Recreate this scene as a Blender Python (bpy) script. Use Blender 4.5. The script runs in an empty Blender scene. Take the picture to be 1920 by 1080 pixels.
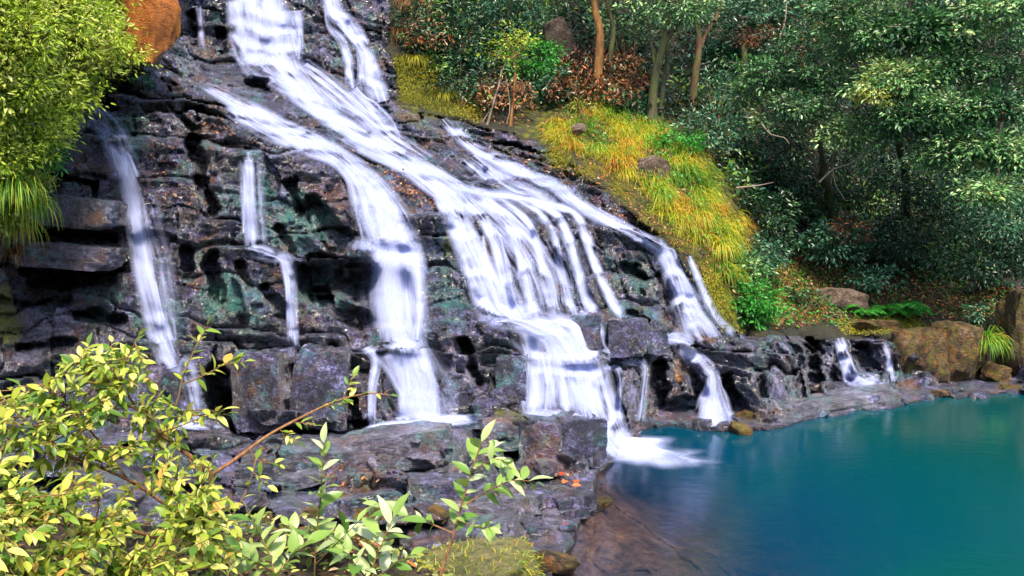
import bpy, bmesh, math, random
import numpy as np
from mathutils import Vector, Matrix, Quaternion
from mathutils.bvhtree import BVHTree

rng = np.random.default_rng(7)
random.seed(7)
SC = bpy.context.scene
COL = SC.collection

# ------------------------------------------------------------------ camera
F = 1663.0                      # focal length in photo pixels (1920 wide)
CH = 3.5                        # eye height above the pool
HY = 420.0                      # row of the horizon in the photo
cam_d = bpy.data.cameras.new('camera')
cam = bpy.data.objects.new('camera', cam_d)
COL.objects.link(cam)
cam.location = (0, 0, CH)
cam.rotation_euler = (math.radians(90), 0, 0)
cam_d.sensor_width = 36
cam_d.lens = 36 * F / 1920
cam_d.shift_y = -(540 - HY) / 1920
cam_d.clip_start = 0.05
cam_d.clip_end = 3000
SC.camera = cam

# ------------------------------------------------------------------ light
SUN_EL, SUN_AZ = math.radians(54), math.radians(166)   # azimuth: clockwise from +Y
w = bpy.data.worlds.new('World')
SC.world = w
w.use_nodes = True
wn = w.node_tree
sky = wn.nodes.new('ShaderNodeTexSky')
sky.sky_type = 'NISHITA'
sky.sun_disc = False
sky.sun_elevation = SUN_EL
sky.sun_rotation = SUN_AZ
sky.air_density = 1.0
sky.dust_density = 1.5
bg = wn.nodes['Background']
bg.inputs['Strength'].default_value = 0.15
wn.links.new(sky.outputs[0], bg.inputs['Color'])
sl = bpy.data.lights.new('sun', 'SUN')
sl.energy = 3.0
sl.angle = math.radians(10)
sl.color = (1.0, 0.89, 0.70)
so = bpy.data.objects.new('sun', sl)
COL.objects.link(so)
sd = Vector((math.sin(SUN_AZ) * math.cos(SUN_EL), math.cos(SUN_AZ) * math.cos(SUN_EL), math.sin(SUN_EL)))
so.rotation_euler = sd.to_track_quat('Z', 'Y').to_euler()
so.location = (-8, -8, 25)
SC.view_settings.view_transform = 'Standard'
SC.view_settings.look = 'None'
SC.view_settings.gamma = 1.0
SC.view_settings.exposure = 1.55
SC.render.engine = 'CYCLES'
cy = SC.cycles
cy.use_denoising = True
cy.max_bounces = 6
cy.diffuse_bounces = 3
cy.glossy_bounces = 3
cy.transmission_bounces = 4
cy.transparent_max_bounces = 24
cy.caustics_reflective = False
cy.caustics_refractive = False
cy.sample_clamp_indirect = 4

# ------------------------------------------------------------------ helpers
def W(px, py, Y):
    px = np.asarray(px, float); py = np.asarray(py, float); Y = np.asarray(Y, float)
    return np.stack([(px - 960) / F * Y, Y + 0 * px, CH + (HY - py) / F * Y], -1)

def YZ(py, z):                 # distance at which the ray through row py meets height z
    return (CH - z) * F / (py - HY)

def obj(name, data, parent=None, loc=None):
    o = bpy.data.objects.new(name, data)
    COL.objects.link(o)
    if parent is not None: o.parent = parent
    if loc is not None: o.location = loc
    return o

def tag(o, label=None, cat=None, group=None, kind=None):
    if label: o['label'] = label
    if cat: o['category'] = cat
    if group: o['group'] = group
    if kind: o['kind'] = kind
    return o

def thing(name, label, cat, loc, group=None):
    return tag(obj(name, None, None, [float(c) for c in loc]), label, cat, group)

def mesh_np(name, V, faces, mats, attrs=None, smooth=True, uv=None):
    """faces: list of (n,k) int arrays"""
    me = bpy.data.meshes.new(name)
    V = np.asarray(V, np.float32)
    me.vertices.add(len(V)); me.vertices.foreach_set('co', V.ravel())
    fl = [np.asarray(f, np.int32) for f in faces if len(f)]
    if fl:
        lv = np.concatenate([f.ravel() for f in fl])
        cnt = np.concatenate([np.full(len(f), f.shape[1], np.int32) for f in fl])
        st = np.concatenate([[0], np.cumsum(cnt)[:-1]]).astype(np.int32)
        me.loops.add(len(lv)); me.loops.foreach_set('vertex_index', lv)
        me.polygons.add(len(cnt)); me.polygons.foreach_set('loop_start', st)
        me.polygons.foreach_set('loop_total', cnt)
        if uv is not None:
            ul = me.uv_layers.new(name='UVMap')
            ul.data.foreach_set('uv', np.asarray(uv, np.float32)[lv].ravel())
    me.update(calc_edges=True)
    me.polygons.foreach_set('use_smooth', np.full(len(me.polygons), smooth, bool))
    for k, a in (attrs or {}).items():
        at = me.attributes.new(k, 'FLOAT', 'POINT')
        at.data.foreach_set('value', np.asarray(a, np.float32).ravel())
    for m in (mats if isinstance(mats, (list, tuple)) else [mats]):
        me.materials.append(m)
    me.validate()
    return me

def ih(x, y, z, s):
    h = (x.astype(np.int64) * 374761393 + y.astype(np.int64) * 668265263 + z.astype(np.int64) * 2147483647 + s * 974634777) & 0xffffffff
    h = ((h ^ (h >> 13)) * 1274126177) & 0xffffffff
    h = ((h ^ (h >> 16)) * 2246822519) & 0xffffffff
    return ((h ^ (h >> 15)) & 0xffffff) / float(0xffffff)

def vnoise(P, s=0):
    i = np.floor(P).astype(np.int64); f = P - i
    f = f * f * f * (f * (f * 6 - 15) + 10)
    r = 0
    for dx in (0, 1):
        for dy in (0, 1):
            for dz in (0, 1):
                wgt = (f[..., 0] if dx else 1 - f[..., 0]) * (f[..., 1] if dy else 1 - f[..., 1]) * (f[..., 2] if dz else 1 - f[..., 2])
                r = r + wgt * ih(i[..., 0] + dx, i[..., 1] + dy, i[..., 2] + dz, s)
    return r * 2 - 1

def fbm(P, o=4, s=0, g=0.5):
    a, r, n = 1.0, 0, 0
    for k in range(o):
        r = r + a * vnoise(P * (2.03 ** k) + 17.3 * k, s + k); n += a; a *= g
    return r / n

def voronoi(P, s, p=3.0):
    """jittered-grid cells: F1, F2, cell id, offset to the seed"""
    i = np.floor(P).astype(np.int64)
    f1 = np.full(len(P), 1e9); f2 = f1.copy(); cid = np.zeros(len(P), np.int64); off = np.zeros_like(P)
    for dx in (-1, 0, 1):
        for dy in (-1, 0, 1):
            for dz in (-1, 0, 1):
                cx, cy_, cz = i[:, 0] + dx, i[:, 1] + dy, i[:, 2] + dz
                sd_ = np.stack([cx + .12 + .76 * ih(cx, cy_, cz, s), cy_ + .12 + .76 * ih(cx, cy_, cz, s + 1), cz + .12 + .76 * ih(cx, cy_, cz, s + 2)], -1)
                d = P - sd_
                D = (np.abs(d) ** p).sum(-1) ** (1 / p)
                m = D < f1
                f2 = np.where(m, f1, np.minimum(f2, D))
                f1 = np.where(m, D, f1)
                cid = np.where(m, (cx + 500) * 1000003 + (cy_ + 500) * 1009 + (cz + 500), cid)
                off = np.where(m[:, None], d, off)
    return f1, f2, cid, off

def cellrand(cid, k):
    return ih(cid & 0xffffff, cid >> 24, np.full_like(cid, k), 91 + k)

def sstep(a, b, x):
    t = np.clip((x - a) / (b - a), 0, 1)
    return t * t * (3 - 2 * t)

def inpoly(x, y, poly):
    x = np.asarray(x, float); y = np.asarray(y, float)
    c = np.zeros(x.shape, bool); n = len(poly)
    for k in range(n):
        x0, y0 = poly[k]; x1, y1 = poly[(k + 1) % n]
        if y0 == y1: continue
        c ^= ((y0 > y) != (y1 > y)) & (x < (x1 - x0) * (y - y0) / (y1 - y0) + x0)
    return c

def segdist(x, y, pts):
    d = np.full(x.shape, 1e9)
    for (x0, y0), (x1, y1) in zip(pts[:-1], pts[1:]):
        dx, dy = x1 - x0, y1 - y0
        t = np.clip(((x - x0) * dx + (y - y0) * dy) / (dx * dx + dy * dy + 1e-9), 0, 1)
        d = np.minimum(d, np.hypot(x - x0 - t * dx, y - y0 - t * dy))
    return d

def blobs(x, y, lst):
    r = np.zeros(x.shape)
    for (bx, by, rx, ry, s) in lst:
        r = np.maximum(r, s * np.exp(-(((x - bx) / rx) ** 2 + ((y - by) / ry) ** 2) ** 2))
    return r

# ------------------------------------------------------------------ materials
def newmat(name):
    m = bpy.data.materials.new(name); m.use_nodes = True
    nt = m.node_tree; nt.nodes.clear()
    out = nt.nodes.new('ShaderNodeOutputMaterial')
    return m, nt, out

def N(nt, t, **kw):
    n = nt.nodes.new(t)
    for k, v in kw.items():
        if k == 'inp':
            for kk, vv in v.items():
                if isinstance(vv, bpy.types.NodeSocket): nt.links.new(vv, n.inputs[kk])
                else: n.inputs[kk].default_value = vv
        else: setattr(n, k, v)
    return n

def ramp(nt, fac, stops):
    r = nt.nodes.new('ShaderNodeValToRGB')
    e = r.color_ramp.elements
    while len(e) < len(stops): e.new(0.5)
    for k, (p, c) in enumerate(stops):
        e[k].position = p; e[k].color = (*c, 1) if len(c) == 3 else c
    nt.links.new(fac, r.inputs[0])
    return r.outputs[0]

def math_(nt, op, a, b=None, c=None, clamp=False):
    n = nt.nodes.new('ShaderNodeMath'); n.operation = op; n.use_clamp = clamp
    for k, v in enumerate((a, b, c)):
        if v is None: continue
        if isinstance(v, bpy.types.NodeSocket): nt.links.new(v, n.inputs[k])
        else: n.inputs[k].default_value = v
    return n.outputs[0]

def mixc(nt, fac, a, b):
    n = nt.nodes.new('ShaderNodeMix'); n.data_type = 'RGBA'
    for k, v in ((0, fac), (6, a), (7, b)):
        if isinstance(v, bpy.types.NodeSocket): nt.links.new(v, n.inputs[k])
        else: n.inputs[k].default_value = v if k == 0 else (*v, 1)
    return n.outputs[2]

def noise(nt, vec, scale, detail=4, rough=.6, dist=0.0):
    n = N(nt, 'ShaderNodeTexNoise', inp={'Scale': scale, 'Detail': detail, 'Roughness': rough, 'Distortion': dist})
    if vec is not None: nt.links.new(vec, n.inputs['Vector'])
    return n.outputs[0]

def rock_material(name, base, use_attr=True, wet=.25, bump=1.0, stain_amt=0.0, moss_amt=0.0, algae_amt=0.0, streak=0.0):
    m, nt, out = newmat(name)
    pos = N(nt, 'ShaderNodeNewGeometry').outputs['Position']
    def attr(n, dv):
        if use_attr: return N(nt, 'ShaderNodeAttribute', attribute_name=n).outputs['Fac']
        v = nt.nodes.new('ShaderNodeValue'); v.outputs[0].default_value = dv; return v.outputs[0]
    n1 = noise(nt, pos, 2.2, 6, .65, .4)
    n2 = noise(nt, pos, 11, 5, .7)
    n3 = noise(nt, pos, 38, 4, .65)
    fac = math_(nt, 'ADD', math_(nt, 'MULTIPLY', n1, .42), math_(nt, 'ADD', math_(nt, 'MULTIPLY', n2, .36), math_(nt, 'MULTIPLY', n3, .22)))
    col = ramp(nt, fac, [(.40, base[0]), (.483, base[1]), (.55, base[2]), (.62, base[3])])
    if streak:
        sv = noise(nt, N(nt, 'ShaderNodeMapping', inp={'Vector': pos, 'Scale': (5, 5, .7)}).outputs[0], 1.0, 5, .65, .5)
        col = mixc(nt, math_(nt, 'MULTIPLY', math_(nt, 'MULTIPLY', math_(nt, 'SUBTRACT', sv, .5), 6, clamp=True), streak), col, base[0])
    # brown fleck
    fl = math_(nt, 'MULTIPLY', math_(nt, 'SUBTRACT', n3, .56), 9, clamp=True)
    col = mixc(nt, math_(nt, 'MULTIPLY', fl, .55), col, (.16, .085, .045))
    def over(col, a, thr, gain, nz, c1, c2):
        f = math_(nt, 'MULTIPLY', math_(nt, 'SUBTRACT', math_(nt, 'ADD', a, math_(nt, 'MULTIPLY', nz, .9)), thr), gain, clamp=True)
        f = math_(nt, 'MULTIPLY', f, math_(nt, 'GREATER_THAN', a, .02))
        return mixc(nt, f, col, mixc(nt, n2, c1, c2)), f
    if wet < .4:
        pn = noise(nt, pos, 1.4, 4, .7, .6); pn2 = noise(nt, pos, 1.9, 4, .7, .3)
        col = mixc(nt, math_(nt, 'MULTIPLY', math_(nt, 'MULTIPLY', math_(nt, 'SUBTRACT', math_(nt, 'ADD', math_(nt, 'MULTIPLY', pn, .7), math_(nt, 'MULTIPLY', n3, .3)), .52), 9, clamp=True), .8), col, mixc(nt, n2, (.05, .018, .006), (.34, .14, .04)))
        col = mixc(nt, math_(nt, 'MULTIPLY', math_(nt, 'MULTIPLY', math_(nt, 'SUBTRACT', math_(nt, 'ADD', math_(nt, 'MULTIPLY', pn2, .7), math_(nt, 'MULTIPLY', n2, .3)), .515), 9, clamp=True), .6), col, mixc(nt, n3, (.010, .09, .085), (.14, .40, .40)))
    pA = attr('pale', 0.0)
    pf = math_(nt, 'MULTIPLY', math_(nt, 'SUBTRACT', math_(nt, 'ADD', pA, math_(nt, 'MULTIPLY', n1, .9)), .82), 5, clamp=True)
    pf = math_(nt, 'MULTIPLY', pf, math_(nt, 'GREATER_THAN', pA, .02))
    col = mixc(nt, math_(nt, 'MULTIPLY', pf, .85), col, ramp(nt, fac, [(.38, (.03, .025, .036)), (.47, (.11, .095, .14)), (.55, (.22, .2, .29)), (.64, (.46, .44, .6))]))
    aA = attr('algae', algae_amt); sA = attr('stain', stain_amt); mA = attr('moss', moss_amt); gA = attr('soil', 0.0)
    nn1 = noise(nt, pos, 4.5, 5, .65); nn2 = noise(nt, pos, 6.5, 5, .65)
    col, _ = over(col, aA, .92, 4, nn1, (.012, .10, .075), (.06, .27, .24))
    col, _ = over(col, sA, .95, 4, nn2, (.26, .085, .012), (.45, .19, .03))
    col, fm = over(col, mA, .92, 4, nn1, (.045, .075, .006), (.22, .20, .012))
    col, fs = over(col, gA, .80, 5, nn2, (.035, .016, .007), (.15, .055, .018))
    dry = math_(nt, 'MAXIMUM', fm, fs)
    rough_ = math_(nt, 'ADD', math_(nt, 'MULTIPLY', n1, .35), wet - .17)
    rough_ = math_(nt, 'ADD', rough_, math_(nt, 'MULTIPLY', dry, .5), clamp=True)
    # fine broken relief: layered, chipped, with small facets
    wv = N(nt, 'ShaderNodeTexNoise', inp={'Vector': pos, 'Scale': 2.5, 'Detail': 3.0})
    wpos = N(nt, 'ShaderNodeVectorMath', operation='ADD', inp={0: pos, 1: N(nt, 'ShaderNodeVectorMath', operation='SCALE', inp={0: wv.outputs['Color'], 'Scale': .35}).outputs[0]}).outputs[0]
    lay = N(nt, 'ShaderNodeMapping', inp={'Vector': wpos, 'Rotation': (0, .12, 0), 'Scale': (1, 1, 2.4)}).outputs[0]
    v1 = N(nt, 'ShaderNodeTexVoronoi', feature='F1', inp={'Vector': lay, 'Scale': 6.0})
    v2 = N(nt, 'ShaderNodeTexVoronoi', feature='F1', inp={'Vector': lay, 'Scale': 19.0})
    chip = math_(nt, 'ADD', math_(nt, 'MULTIPLY', N(nt, 'ShaderNodeSeparateColor', inp={0: v1.outputs['Color']}).outputs[0], .9), math_(nt, 'MULTIPLY', N(nt, 'ShaderNodeSeparateColor', inp={0: v2.outputs['Color']}).outputs[0], .45))
    fine = math_(nt, 'ADD', math_(nt, 'MULTIPLY', noise(nt, lay, 14, 6, .7), 1.1), math_(nt, 'MULTIPLY', n3, .3))
    hgt = math_(nt, 'ADD', math_(nt, 'MULTIPLY', chip, .55), fine)
    bmp = N(nt, 'ShaderNodeBump', inp={'Strength': 1.0 * bump, 'Distance': 0.10, 'Height': hgt})
    p = N(nt, 'ShaderNodeBsdfPrincipled', inp={'Base Color': col, 'Roughness': rough_, 'Normal': bmp.outputs[0], 'Specular IOR Level': .9 if wet < .4 else .4})
    if wet < .4:
        nt.links.new(math_(nt, 'MULTIPLY', math_(nt, 'SUBTRACT', 1.0, dry), 1.0), p.inputs['Coat Weight']); p.inputs['Coat Roughness'].default_value = .08; p.inputs['Coat IOR'].default_value = 1.5
        nt.links.new(bmp.outputs[0], p.inputs['Coat Normal'])
    nt.links.new(p.outputs[0], out.inputs[0])
    return m

ROCKC = [(.003, .003, .005), (.015, .014, .034), (.085, .074, .18), (.46, .46, .90)]  # violet-blue upper stops paint bluish sky highlights into the rock colour
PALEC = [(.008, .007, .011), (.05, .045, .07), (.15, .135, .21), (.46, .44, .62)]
DRYC = [(.025, .018, .012), (.08, .052, .036), (.17, .115, .085), (.30, .22, .18)]
M_ROCK = rock_material('wet_rock', ROCKC)
M_BOULDER = rock_material('loose_wet_rock', ROCKC, False, .25, 1, .28, .2, .2)
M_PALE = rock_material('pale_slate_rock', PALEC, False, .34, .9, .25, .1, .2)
M_OCHRE = rock_material('ochre_rock', [(.16, .035, .004), (.34, .095, .008), (.46, .15, .015), (.52, .22, .04)], False, .75, .8, .3, .22, 0)
M_DRYROCK = rock_material('dry_stone', DRYC, False, .75, .8, .25, .3, 0)
M_BROWNROCK = rock_material('brown_mossy_rock', [(.018, .011, .006), (.06, .034, .014), (.14, .085, .04), (.27, .2, .13)], False, .5, 1, .50, .5, 0, .8)

def leaf_material(name, stops, rough=.42, trans=.3, obj_random=False, spec=.5):
    m, nt, out = newmat(name)
    if obj_random: f = N(nt, 'ShaderNodeObjectInfo').outputs['Random']
    else: f = N(nt, 'ShaderNodeAttribute', attribute_name='tint').outputs['Fac']
    col = ramp(nt, f, stops)
    p = N(nt, 'ShaderNodeBsdfPrincipled', inp={'Base Color': col, 'Roughness': rough, 'Specular IOR Level': spec})
    t = N(nt, 'ShaderNodeBsdfTranslucent', inp={'Color': col})
    mx = N(nt, 'ShaderNodeMixShader', inp={0: trans, 1: p.outputs[0], 2: t.outputs[0]})
    nt.links.new(mx.outputs[0], out.inputs[0])
    return m

def bark_material(name, c1, c2, c3, sc=14):
    m, nt, out = newmat(name)
    pos = N(nt, 'ShaderNodeNewGeometry').outputs['Position']
    mp = N(nt, 'ShaderNodeMapping', inp={'Vector': pos, 'Scale': (1, 1, .25)})
    n1 = noise(nt, mp.outputs[0], sc, 5, .65)
    n2 = noise(nt, pos, 1.6, 3, .6)
    col = ramp(nt, n1, [(.3, c1), (.55, c2), (.75, c3)])
    col = mixc(nt, math_(nt, 'MULTIPLY', math_(nt, 'SUBTRACT', n2, .5), 5, clamp=True), col, (.07, .085, .015))
    b = N(nt, 'ShaderNodeBump', inp={'Strength': .8, 'Distance': .03, 'Height': n1})
    p = N(nt, 'ShaderNodeBsdfPrincipled', inp={'Base Color': col, 'Roughness': .85, 'Normal': b.outputs[0]})
    nt.links.new(p.outputs[0], out.inputs[0])
    return m
# ------------------------------------------------------------------ terrain
# points of the place read off the photo: (column, row, distance) with the distance from what each point rests on
CP = [
 # planted bank, top left
 (-500,-300,10),(0,-300,11.5),(0,0,11.5),(0,200,11.8),(0,350,12.2),(0,480,12.9),(-500,300,9.5),(-500,700,10),(100,0,12.6),(150,100,13.2),
 (100,250,13.2),(230,60,14.8),(230,-300,14),(270,130,15.6),(315,0,18.4),(110,330,14.0),
 # left cliff
 (70,330,14.3),(70,440,13.8),(70,456,14.3),(70,500,13.6),(70,522,14.3),(60,600,13.8),(60,720,13.2),(0,620,13.2),(0,740,12.6),
 (170,190,15.2),(200,135,16.2),(230,280,14.6),(240,460,14.2),(280,600,13.7),(320,680,13.2),(330,700,12.9),(370,790,12.5),
 (330,150,16.6),(330,200,15.4),(330,280,14.7),(330,450,14.2),(330,600,13.6),(400,190,16.3),(400,260,15),
 (480,280,14.8),(480,460,14.2),(480,475,13.9),(545,490,13.8),(545,650,13.4),(470,640,13.5),(470,656,12.9),(470,780,12.5),
 (600,645,13.5),(600,658,12.9),(600,785,12.5),(580,300,14.9),(600,400,14.4),(620,470,14.2),(620,640,13.7),
 # middle
 (640,290,15.4),(690,340,14.9),(720,400,14.5),(740,460,14.25),(740,470,14.0),(740,630,13.6),(740,650,13.0),(780,780,12.6),(700,785,12.6),
 (830,420,14.8),(830,520,14.3),(850,610,13.7),(850,640,13.3),(850,760,12.9),(950,690,13.4),(950,765,13.1),
 # the long ramp behind
 (350,100,18.5),(400,120,19.3),(430,170,17.5),(500,200,17),(560,250,16),(480,112,19.6),(480,60,20.2),(480,0,20.8),(480,-300,22.5),
 (560,0,20.8),(560,90,20),(560,130,18.9),(640,210,17.9),(700,260,17.2),(760,290,16.6),(830,340,16.1),(880,390,15.7),(340,0,20),(340,60,19.6),(340,-300,21),
 (620,0,21.5),(640,90,21),(680,185,20.1),(720,190,20.2),(700,230,18.8),(780,230,19),(850,280,18),(950,300,18.2),(1000,345,17),(1000,265,20),(900,240,20.2),
 (580,60,20.9),(590,150,19.5),(700,100,21),
 # fan
 (900,470,15.2),(940,585,14.6),(960,610,14.0),(960,640,13.8),(1000,760,13.4),(1000,440,15.9),(1050,560,15.2),(1050,390,16.6),(1130,470,16.7),
 (1160,590,16.2),(1090,595,15.2),(1090,650,14.7),(1120,760,13.9),(1060,770,13.3),(1140,830,13.5),
 # right stream
 (1100,390,17.2),(1160,430,17.4),(1240,470,17.6),(1200,560,16.7),(1210,620,16.0),(1280,560,17.4),(1310,640,16.8),(1370,625,17.5),
 (1200,660,15.6),(1200,760,15.4),(1250,650,16.0),(1250,700,15.8),(1260,772,15.9),(1330,700,15.9),(1340,780,15.9),
 # low wall across the pool
 (1400,650,16.6),(1400,770,16.1),(1450,640,17.2),(1500,640,17.8),(1500,745,17.0),(1560,640,18.4),(1560,728,17.8),(1660,645,19.3),(1700,640,19.6),(1700,705,19.1),
 (1800,620,20.2),(1800,690,19.9),(1850,640,20.7),(1900,540,21.2),(1900,700,20.4),(2100,560,21),(2100,700,20.4),
 (1400,628,18.5),(1500,630,19.5),(1600,630,20.5),(1700,622,21),(1800,605,21.5),
 # ground behind the wall and forest slope
 (1450,560,20.5),(1600,560,22),(1800,540,23),(1900,515,23.7),(1500,480,22.5),(1700,450,24),(1900,400,25),(1600,350,25.5),(1900,200,28),(1600,150,29),
 (1900,0,31),(1600,0,31),(1600,-300,35),(2000,-300,35),(2420,400,24),(2420,0,29),(2420,560,20),(2420,-300,33),
 # grassy mound
 (1010,230,21.5),(1050,295,19),(1030,325,18.2),(1150,330,19.2),(1150,240,21.6),(1200,395,18.4),(1260,262,21),(1300,320,20.4),(1260,460,18),(1340,400,19.6),
 (1380,470,19.1),(1320,520,17.8),(1350,590,17.5),(1395,560,18.5),(1420,600,18.6),(1470,600,19.1),
 (1120,185,23.5),(1120,60,26.5),(1230,235,22.5),(1230,100,26),(1300,200,24.5),(1300,50,28),(1120,-300,32),(1300,-300,34),(1450,250,25),(1450,100,28),(1450,400,23),
 (850,180,22),(850,60,23.5),(850,-300,27),(980,180,23),(980,60,25),(750,100,21.6),(740,0,22.3),(740,-300,25),
]
CPZ = [  # (column, row, height) for what lies near the water level
 (1120,872,.0),(1200,803,.0),(1300,793,.0),(1395,803,.03),(1455,785,.13),(1560,760,.1),(1600,722,.16),(1670,716,.16),(1560,735,.2),(1450,770,.3),(1730,735,.02),
 (1800,705,.1),(1900,712,.1),(1920,742,.02),(2100,745,.0),(1620,745,.12),
 (1112,960,.03),(1088,1010,.03),(1035,1080,.03),(1140,960,-.2),(1120,1040,-.2),(1200,1000,-.22),(1300,1050,-.3),(1100,1100,-.25),(1370,1000,-.95),
 (1400,900,-1.5),(1600,900,-1.9),(1700,1000,-2),(1300,880,-1.2),(1900,900,-1.9),(1800,780,-.8),(1500,830,-.9),(1400,830,-.5),(1700,760,-.35),(1900,775,-.4),(1200,905,-.9),(1260,950,-.75),(1250,830,-.6),
 (1500,1060,-.95),(1650,1080,-1.2),(1900,1100,-2.1),(1300,1100,-.3),(2100,900,-1.8),(2420,800,-.8),(2420,1300,-1.5),(1500,1300,-.6),(1900,1300,-1.6),(1200,1300,-.3),
 (430,830,.55),(600,820,.6),(500,950,.5),(300,850,.7),(100,850,.9),(0,1000,.9),(300,1000,.7),(600,1000,.35),(700,900,.42),(750,832,.66),(850,835,.75),(870,900,.25),
 (1000,785,.85),(1000,870,.15),(1100,782,.8),(1105,865,.12),(950,950,.2),(1050,920,.14),(1050,960,.1),(950,1040,.15),(800,1000,.3),
 (600,1300,.2),(0,1300,.7),(900,1300,.02),(300,1300,.4),(-500,1000,1.2),(-500,1300,1.0),(780,800,.62),(870,788,.66),(700,800,.6),(960,780,.75),
]
cp = np.array([(a, b, c) for a, b, c in CP] + [(a, b, YZ(b, c)) for a, b, c in CPZ], float)

def frange(lo, a, b, hi, fine, coarse):
    return np.concatenate([np.arange(lo, a, coarse), np.arange(a, b, fine), np.arange(b, hi + 1, coarse)])
GX = frange(-500, -30, 1950, 2420, 3.0, 15.0)
GY = frange(-300, -30, 1110, 1300, 3.0, 15.0)
nx, ny = len(GX), len(GY)

def rbf(ctrl, X, Yv):
    c = ctrl[:, :2] / 100.0; v = np.log(ctrl[:, 2]); n = len(c)
    K = lambda d: d
    A = np.zeros((n + 3, n + 3))
    A[:n, :n] = K(np.hypot(c[:, None, 0] - c[None, :, 0], c[:, None, 1] - c[None, :, 1])) - np.eye(n) * .02
    Pm = np.c_[np.ones(n), c]; A[:n, n:] = Pm; A[n:, :n] = Pm.T
    sol = np.linalg.solve(A, np.r_[v, 0, 0, 0])
    out = np.zeros(X.shape)
    for k in range(n): out += sol[k] * np.hypot(X / 100 - c[k, 0], Yv / 100 - c[k, 1])
    return np.exp(out + sol[n] + sol[n + 1] * X / 100 + sol[n + 2] * Yv / 100)
cx_ = np.arange(-500, 2425, 10.0); cyy = np.arange(-300, 1305, 10.0)
CXX, CYY = np.meshgrid(cx_, cyy)
coarse = rbf(cp, CXX, CYY)
def bil(tab, xs, ys, X, Y):
    fx = np.clip(np.interp(X, xs, np.arange(len(xs))), 0, len(xs) - 1.001); fy = np.clip(np.interp(Y, ys, np.arange(len(ys))), 0, len(ys) - 1.001)
    i = fx.astype(int); j = fy.astype(int); u = fx - i; v = fy - j
    return tab[j, i] * (1 - u) * (1 - v) + tab[j, i + 1] * u * (1 - v) + tab[j + 1, i] * (1 - u) * v + tab[j + 1, i + 1] * u * v
PX, PY = np.meshgrid(GX, GY)
D0 = bil(coarse, cx_, cyy, PX, PY)

# what is bare rock
ROCK = [(-500,330),(60,300),(110,270),(170,170),(215,128),(300,120),(318,-300),(720,-300),(735,60),(735,195),(800,215),(900,235),(1000,262),(1050,300),(1110,350),
        (1190,405),(1255,470),(1310,520),(1345,600),(1385,628),(1560,634),(1700,630),(1790,608),(1835,640),(1835,690),(1905,700),(1905,530),(2420,540),(2420,760),
        (1740,742),(1460,800),(1130,872),(1110,960),(1030,1090),(900,1300),(-500,1300)]
SHELF = [(-500,800),(330,800),(420,812),(700,802),(900,790),(960,775),(1125,778),(1130,872),(1110,960),(1030,1090),(900,1300),(-500,1300)]
POOL = [(1132,872),(1210,803),(1390,803),(1460,800),(1740,742),(2420,745),(2420,1300),(900,1300),(1030,1090),(1110,960)]
_q = np.stack([PX / 70, PY / 45, 0 * PX], -1)
WX = 9 * vnoise(_q, 201) + 5 * vnoise(_q * 3, 202); WY = 6 * vnoise(_q + 9, 203) + 4 * vnoise(_q * 3 + 9, 204)
rock = inpoly(PX + WX, PY + WY, ROCK)
pool = inpoly(PX + WX, PY + WY, POOL)
shelf = inpoly(PX + WX, PY + WY, SHELF)
def soft(mask, n=4):
    m = mask.astype(float)
    for _ in range(n):
        m[1:-1, 1:-1] = (m[1:-1, 1:-1] * 2 + m[:-2, 1:-1] + m[2:, 1:-1] + m[1:-1, :-2] + m[1:-1, 2:]) / 6
    return m
rs = soft(rock & ~pool, 6)
ss = soft(shelf, 6); ps = soft(pool, 6)

P0 = W(PX, PY, D0).reshape(-1, 3)
zg = P0[:, 2].reshape(ny, nx)
Dsm = D0.copy()
for _ in range(20):
    Dsm[1:-1, 1:-1] = (Dsm[1:-1, 1:-1] * 2 + Dsm[:-2, 1:-1] + Dsm[2:, 1:-1] + Dsm[1:-1, :-2] + Dsm[1:-1, 2:]) / 6
zsm = CH + (HY - PY) / F * Dsm
slope = np.clip(np.gradient(Dsm, axis=0) / (np.gradient(zsm, axis=0) - 1e-6), .12, 1.5).ravel()
def ledges(h, w, seed, warp, dip):
    """bedded, jointed rock: layer and block of each point, with the position inside the block"""
    x, y, z = P0[:, 0], P0[:, 1], P0[:, 2]
    wq = warp * np.stack([fbm(P0 * .9 + seed, 3, seed), fbm(P0 * 1.1 + 2 * seed, 3, seed + 1)], -1)
    zl = (z + dip * x + wq[:, 0]) / h
    zl = zl + .38 * vnoise(np.stack([zl * .9, 0 * zl + seed, 0 * zl], -1), seed + 3)
    lay = np.floor(zl).astype(np.int64); fz = zl - lay
    wl = w * (.6 + .9 * ih(lay, lay * 0, lay * 0, seed + 5))
    xl = (x + .35 * y + .16 * z + wq[:, 1]) / wl + 10 * ih(lay, lay * 0 + 1, lay * 0, seed + 6)
    xl = xl + .3 * vnoise(np.stack([xl * .8, lay * 3.7, 0 * xl], -1), seed + 7)
    colm = np.floor(xl).astype(np.int64); fx = xl - colm
    bid = (lay + 400) * 100003 + colm + 40000
    return bid, fz, fx, wl
bid, fz, fx, wl = ledges(.52, .85, 101, .34, .10)
cid = bid
R1 = lambda k: ih(bid & 0xffff, bid >> 16, bid * 0, 300 + k)
edge_z = np.minimum(fz, 1 - fz) * .52; edge_x = np.minimum(fx, 1 - fx) * wl
big = -(fz - .5) * .52 * slope * (.75 + .5 * R1(1)) + (R1(2) - .5) * .42 + (fx - .5) * (R1(3) - .5) * .45
crk = np.maximum((1 - sstep(.0, .045, edge_z)) * (R1(4) > .35), (1 - sstep(.0, .04, edge_x)) * (R1(5) > .4))
und = (1 - sstep(0, .22, fz)) * (R1(6) > .6)          # undercut along the foot of some blocks
bid2, fz2, fx2, wl2 = ledges(.17, .34, 151, .16, .10)
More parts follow.
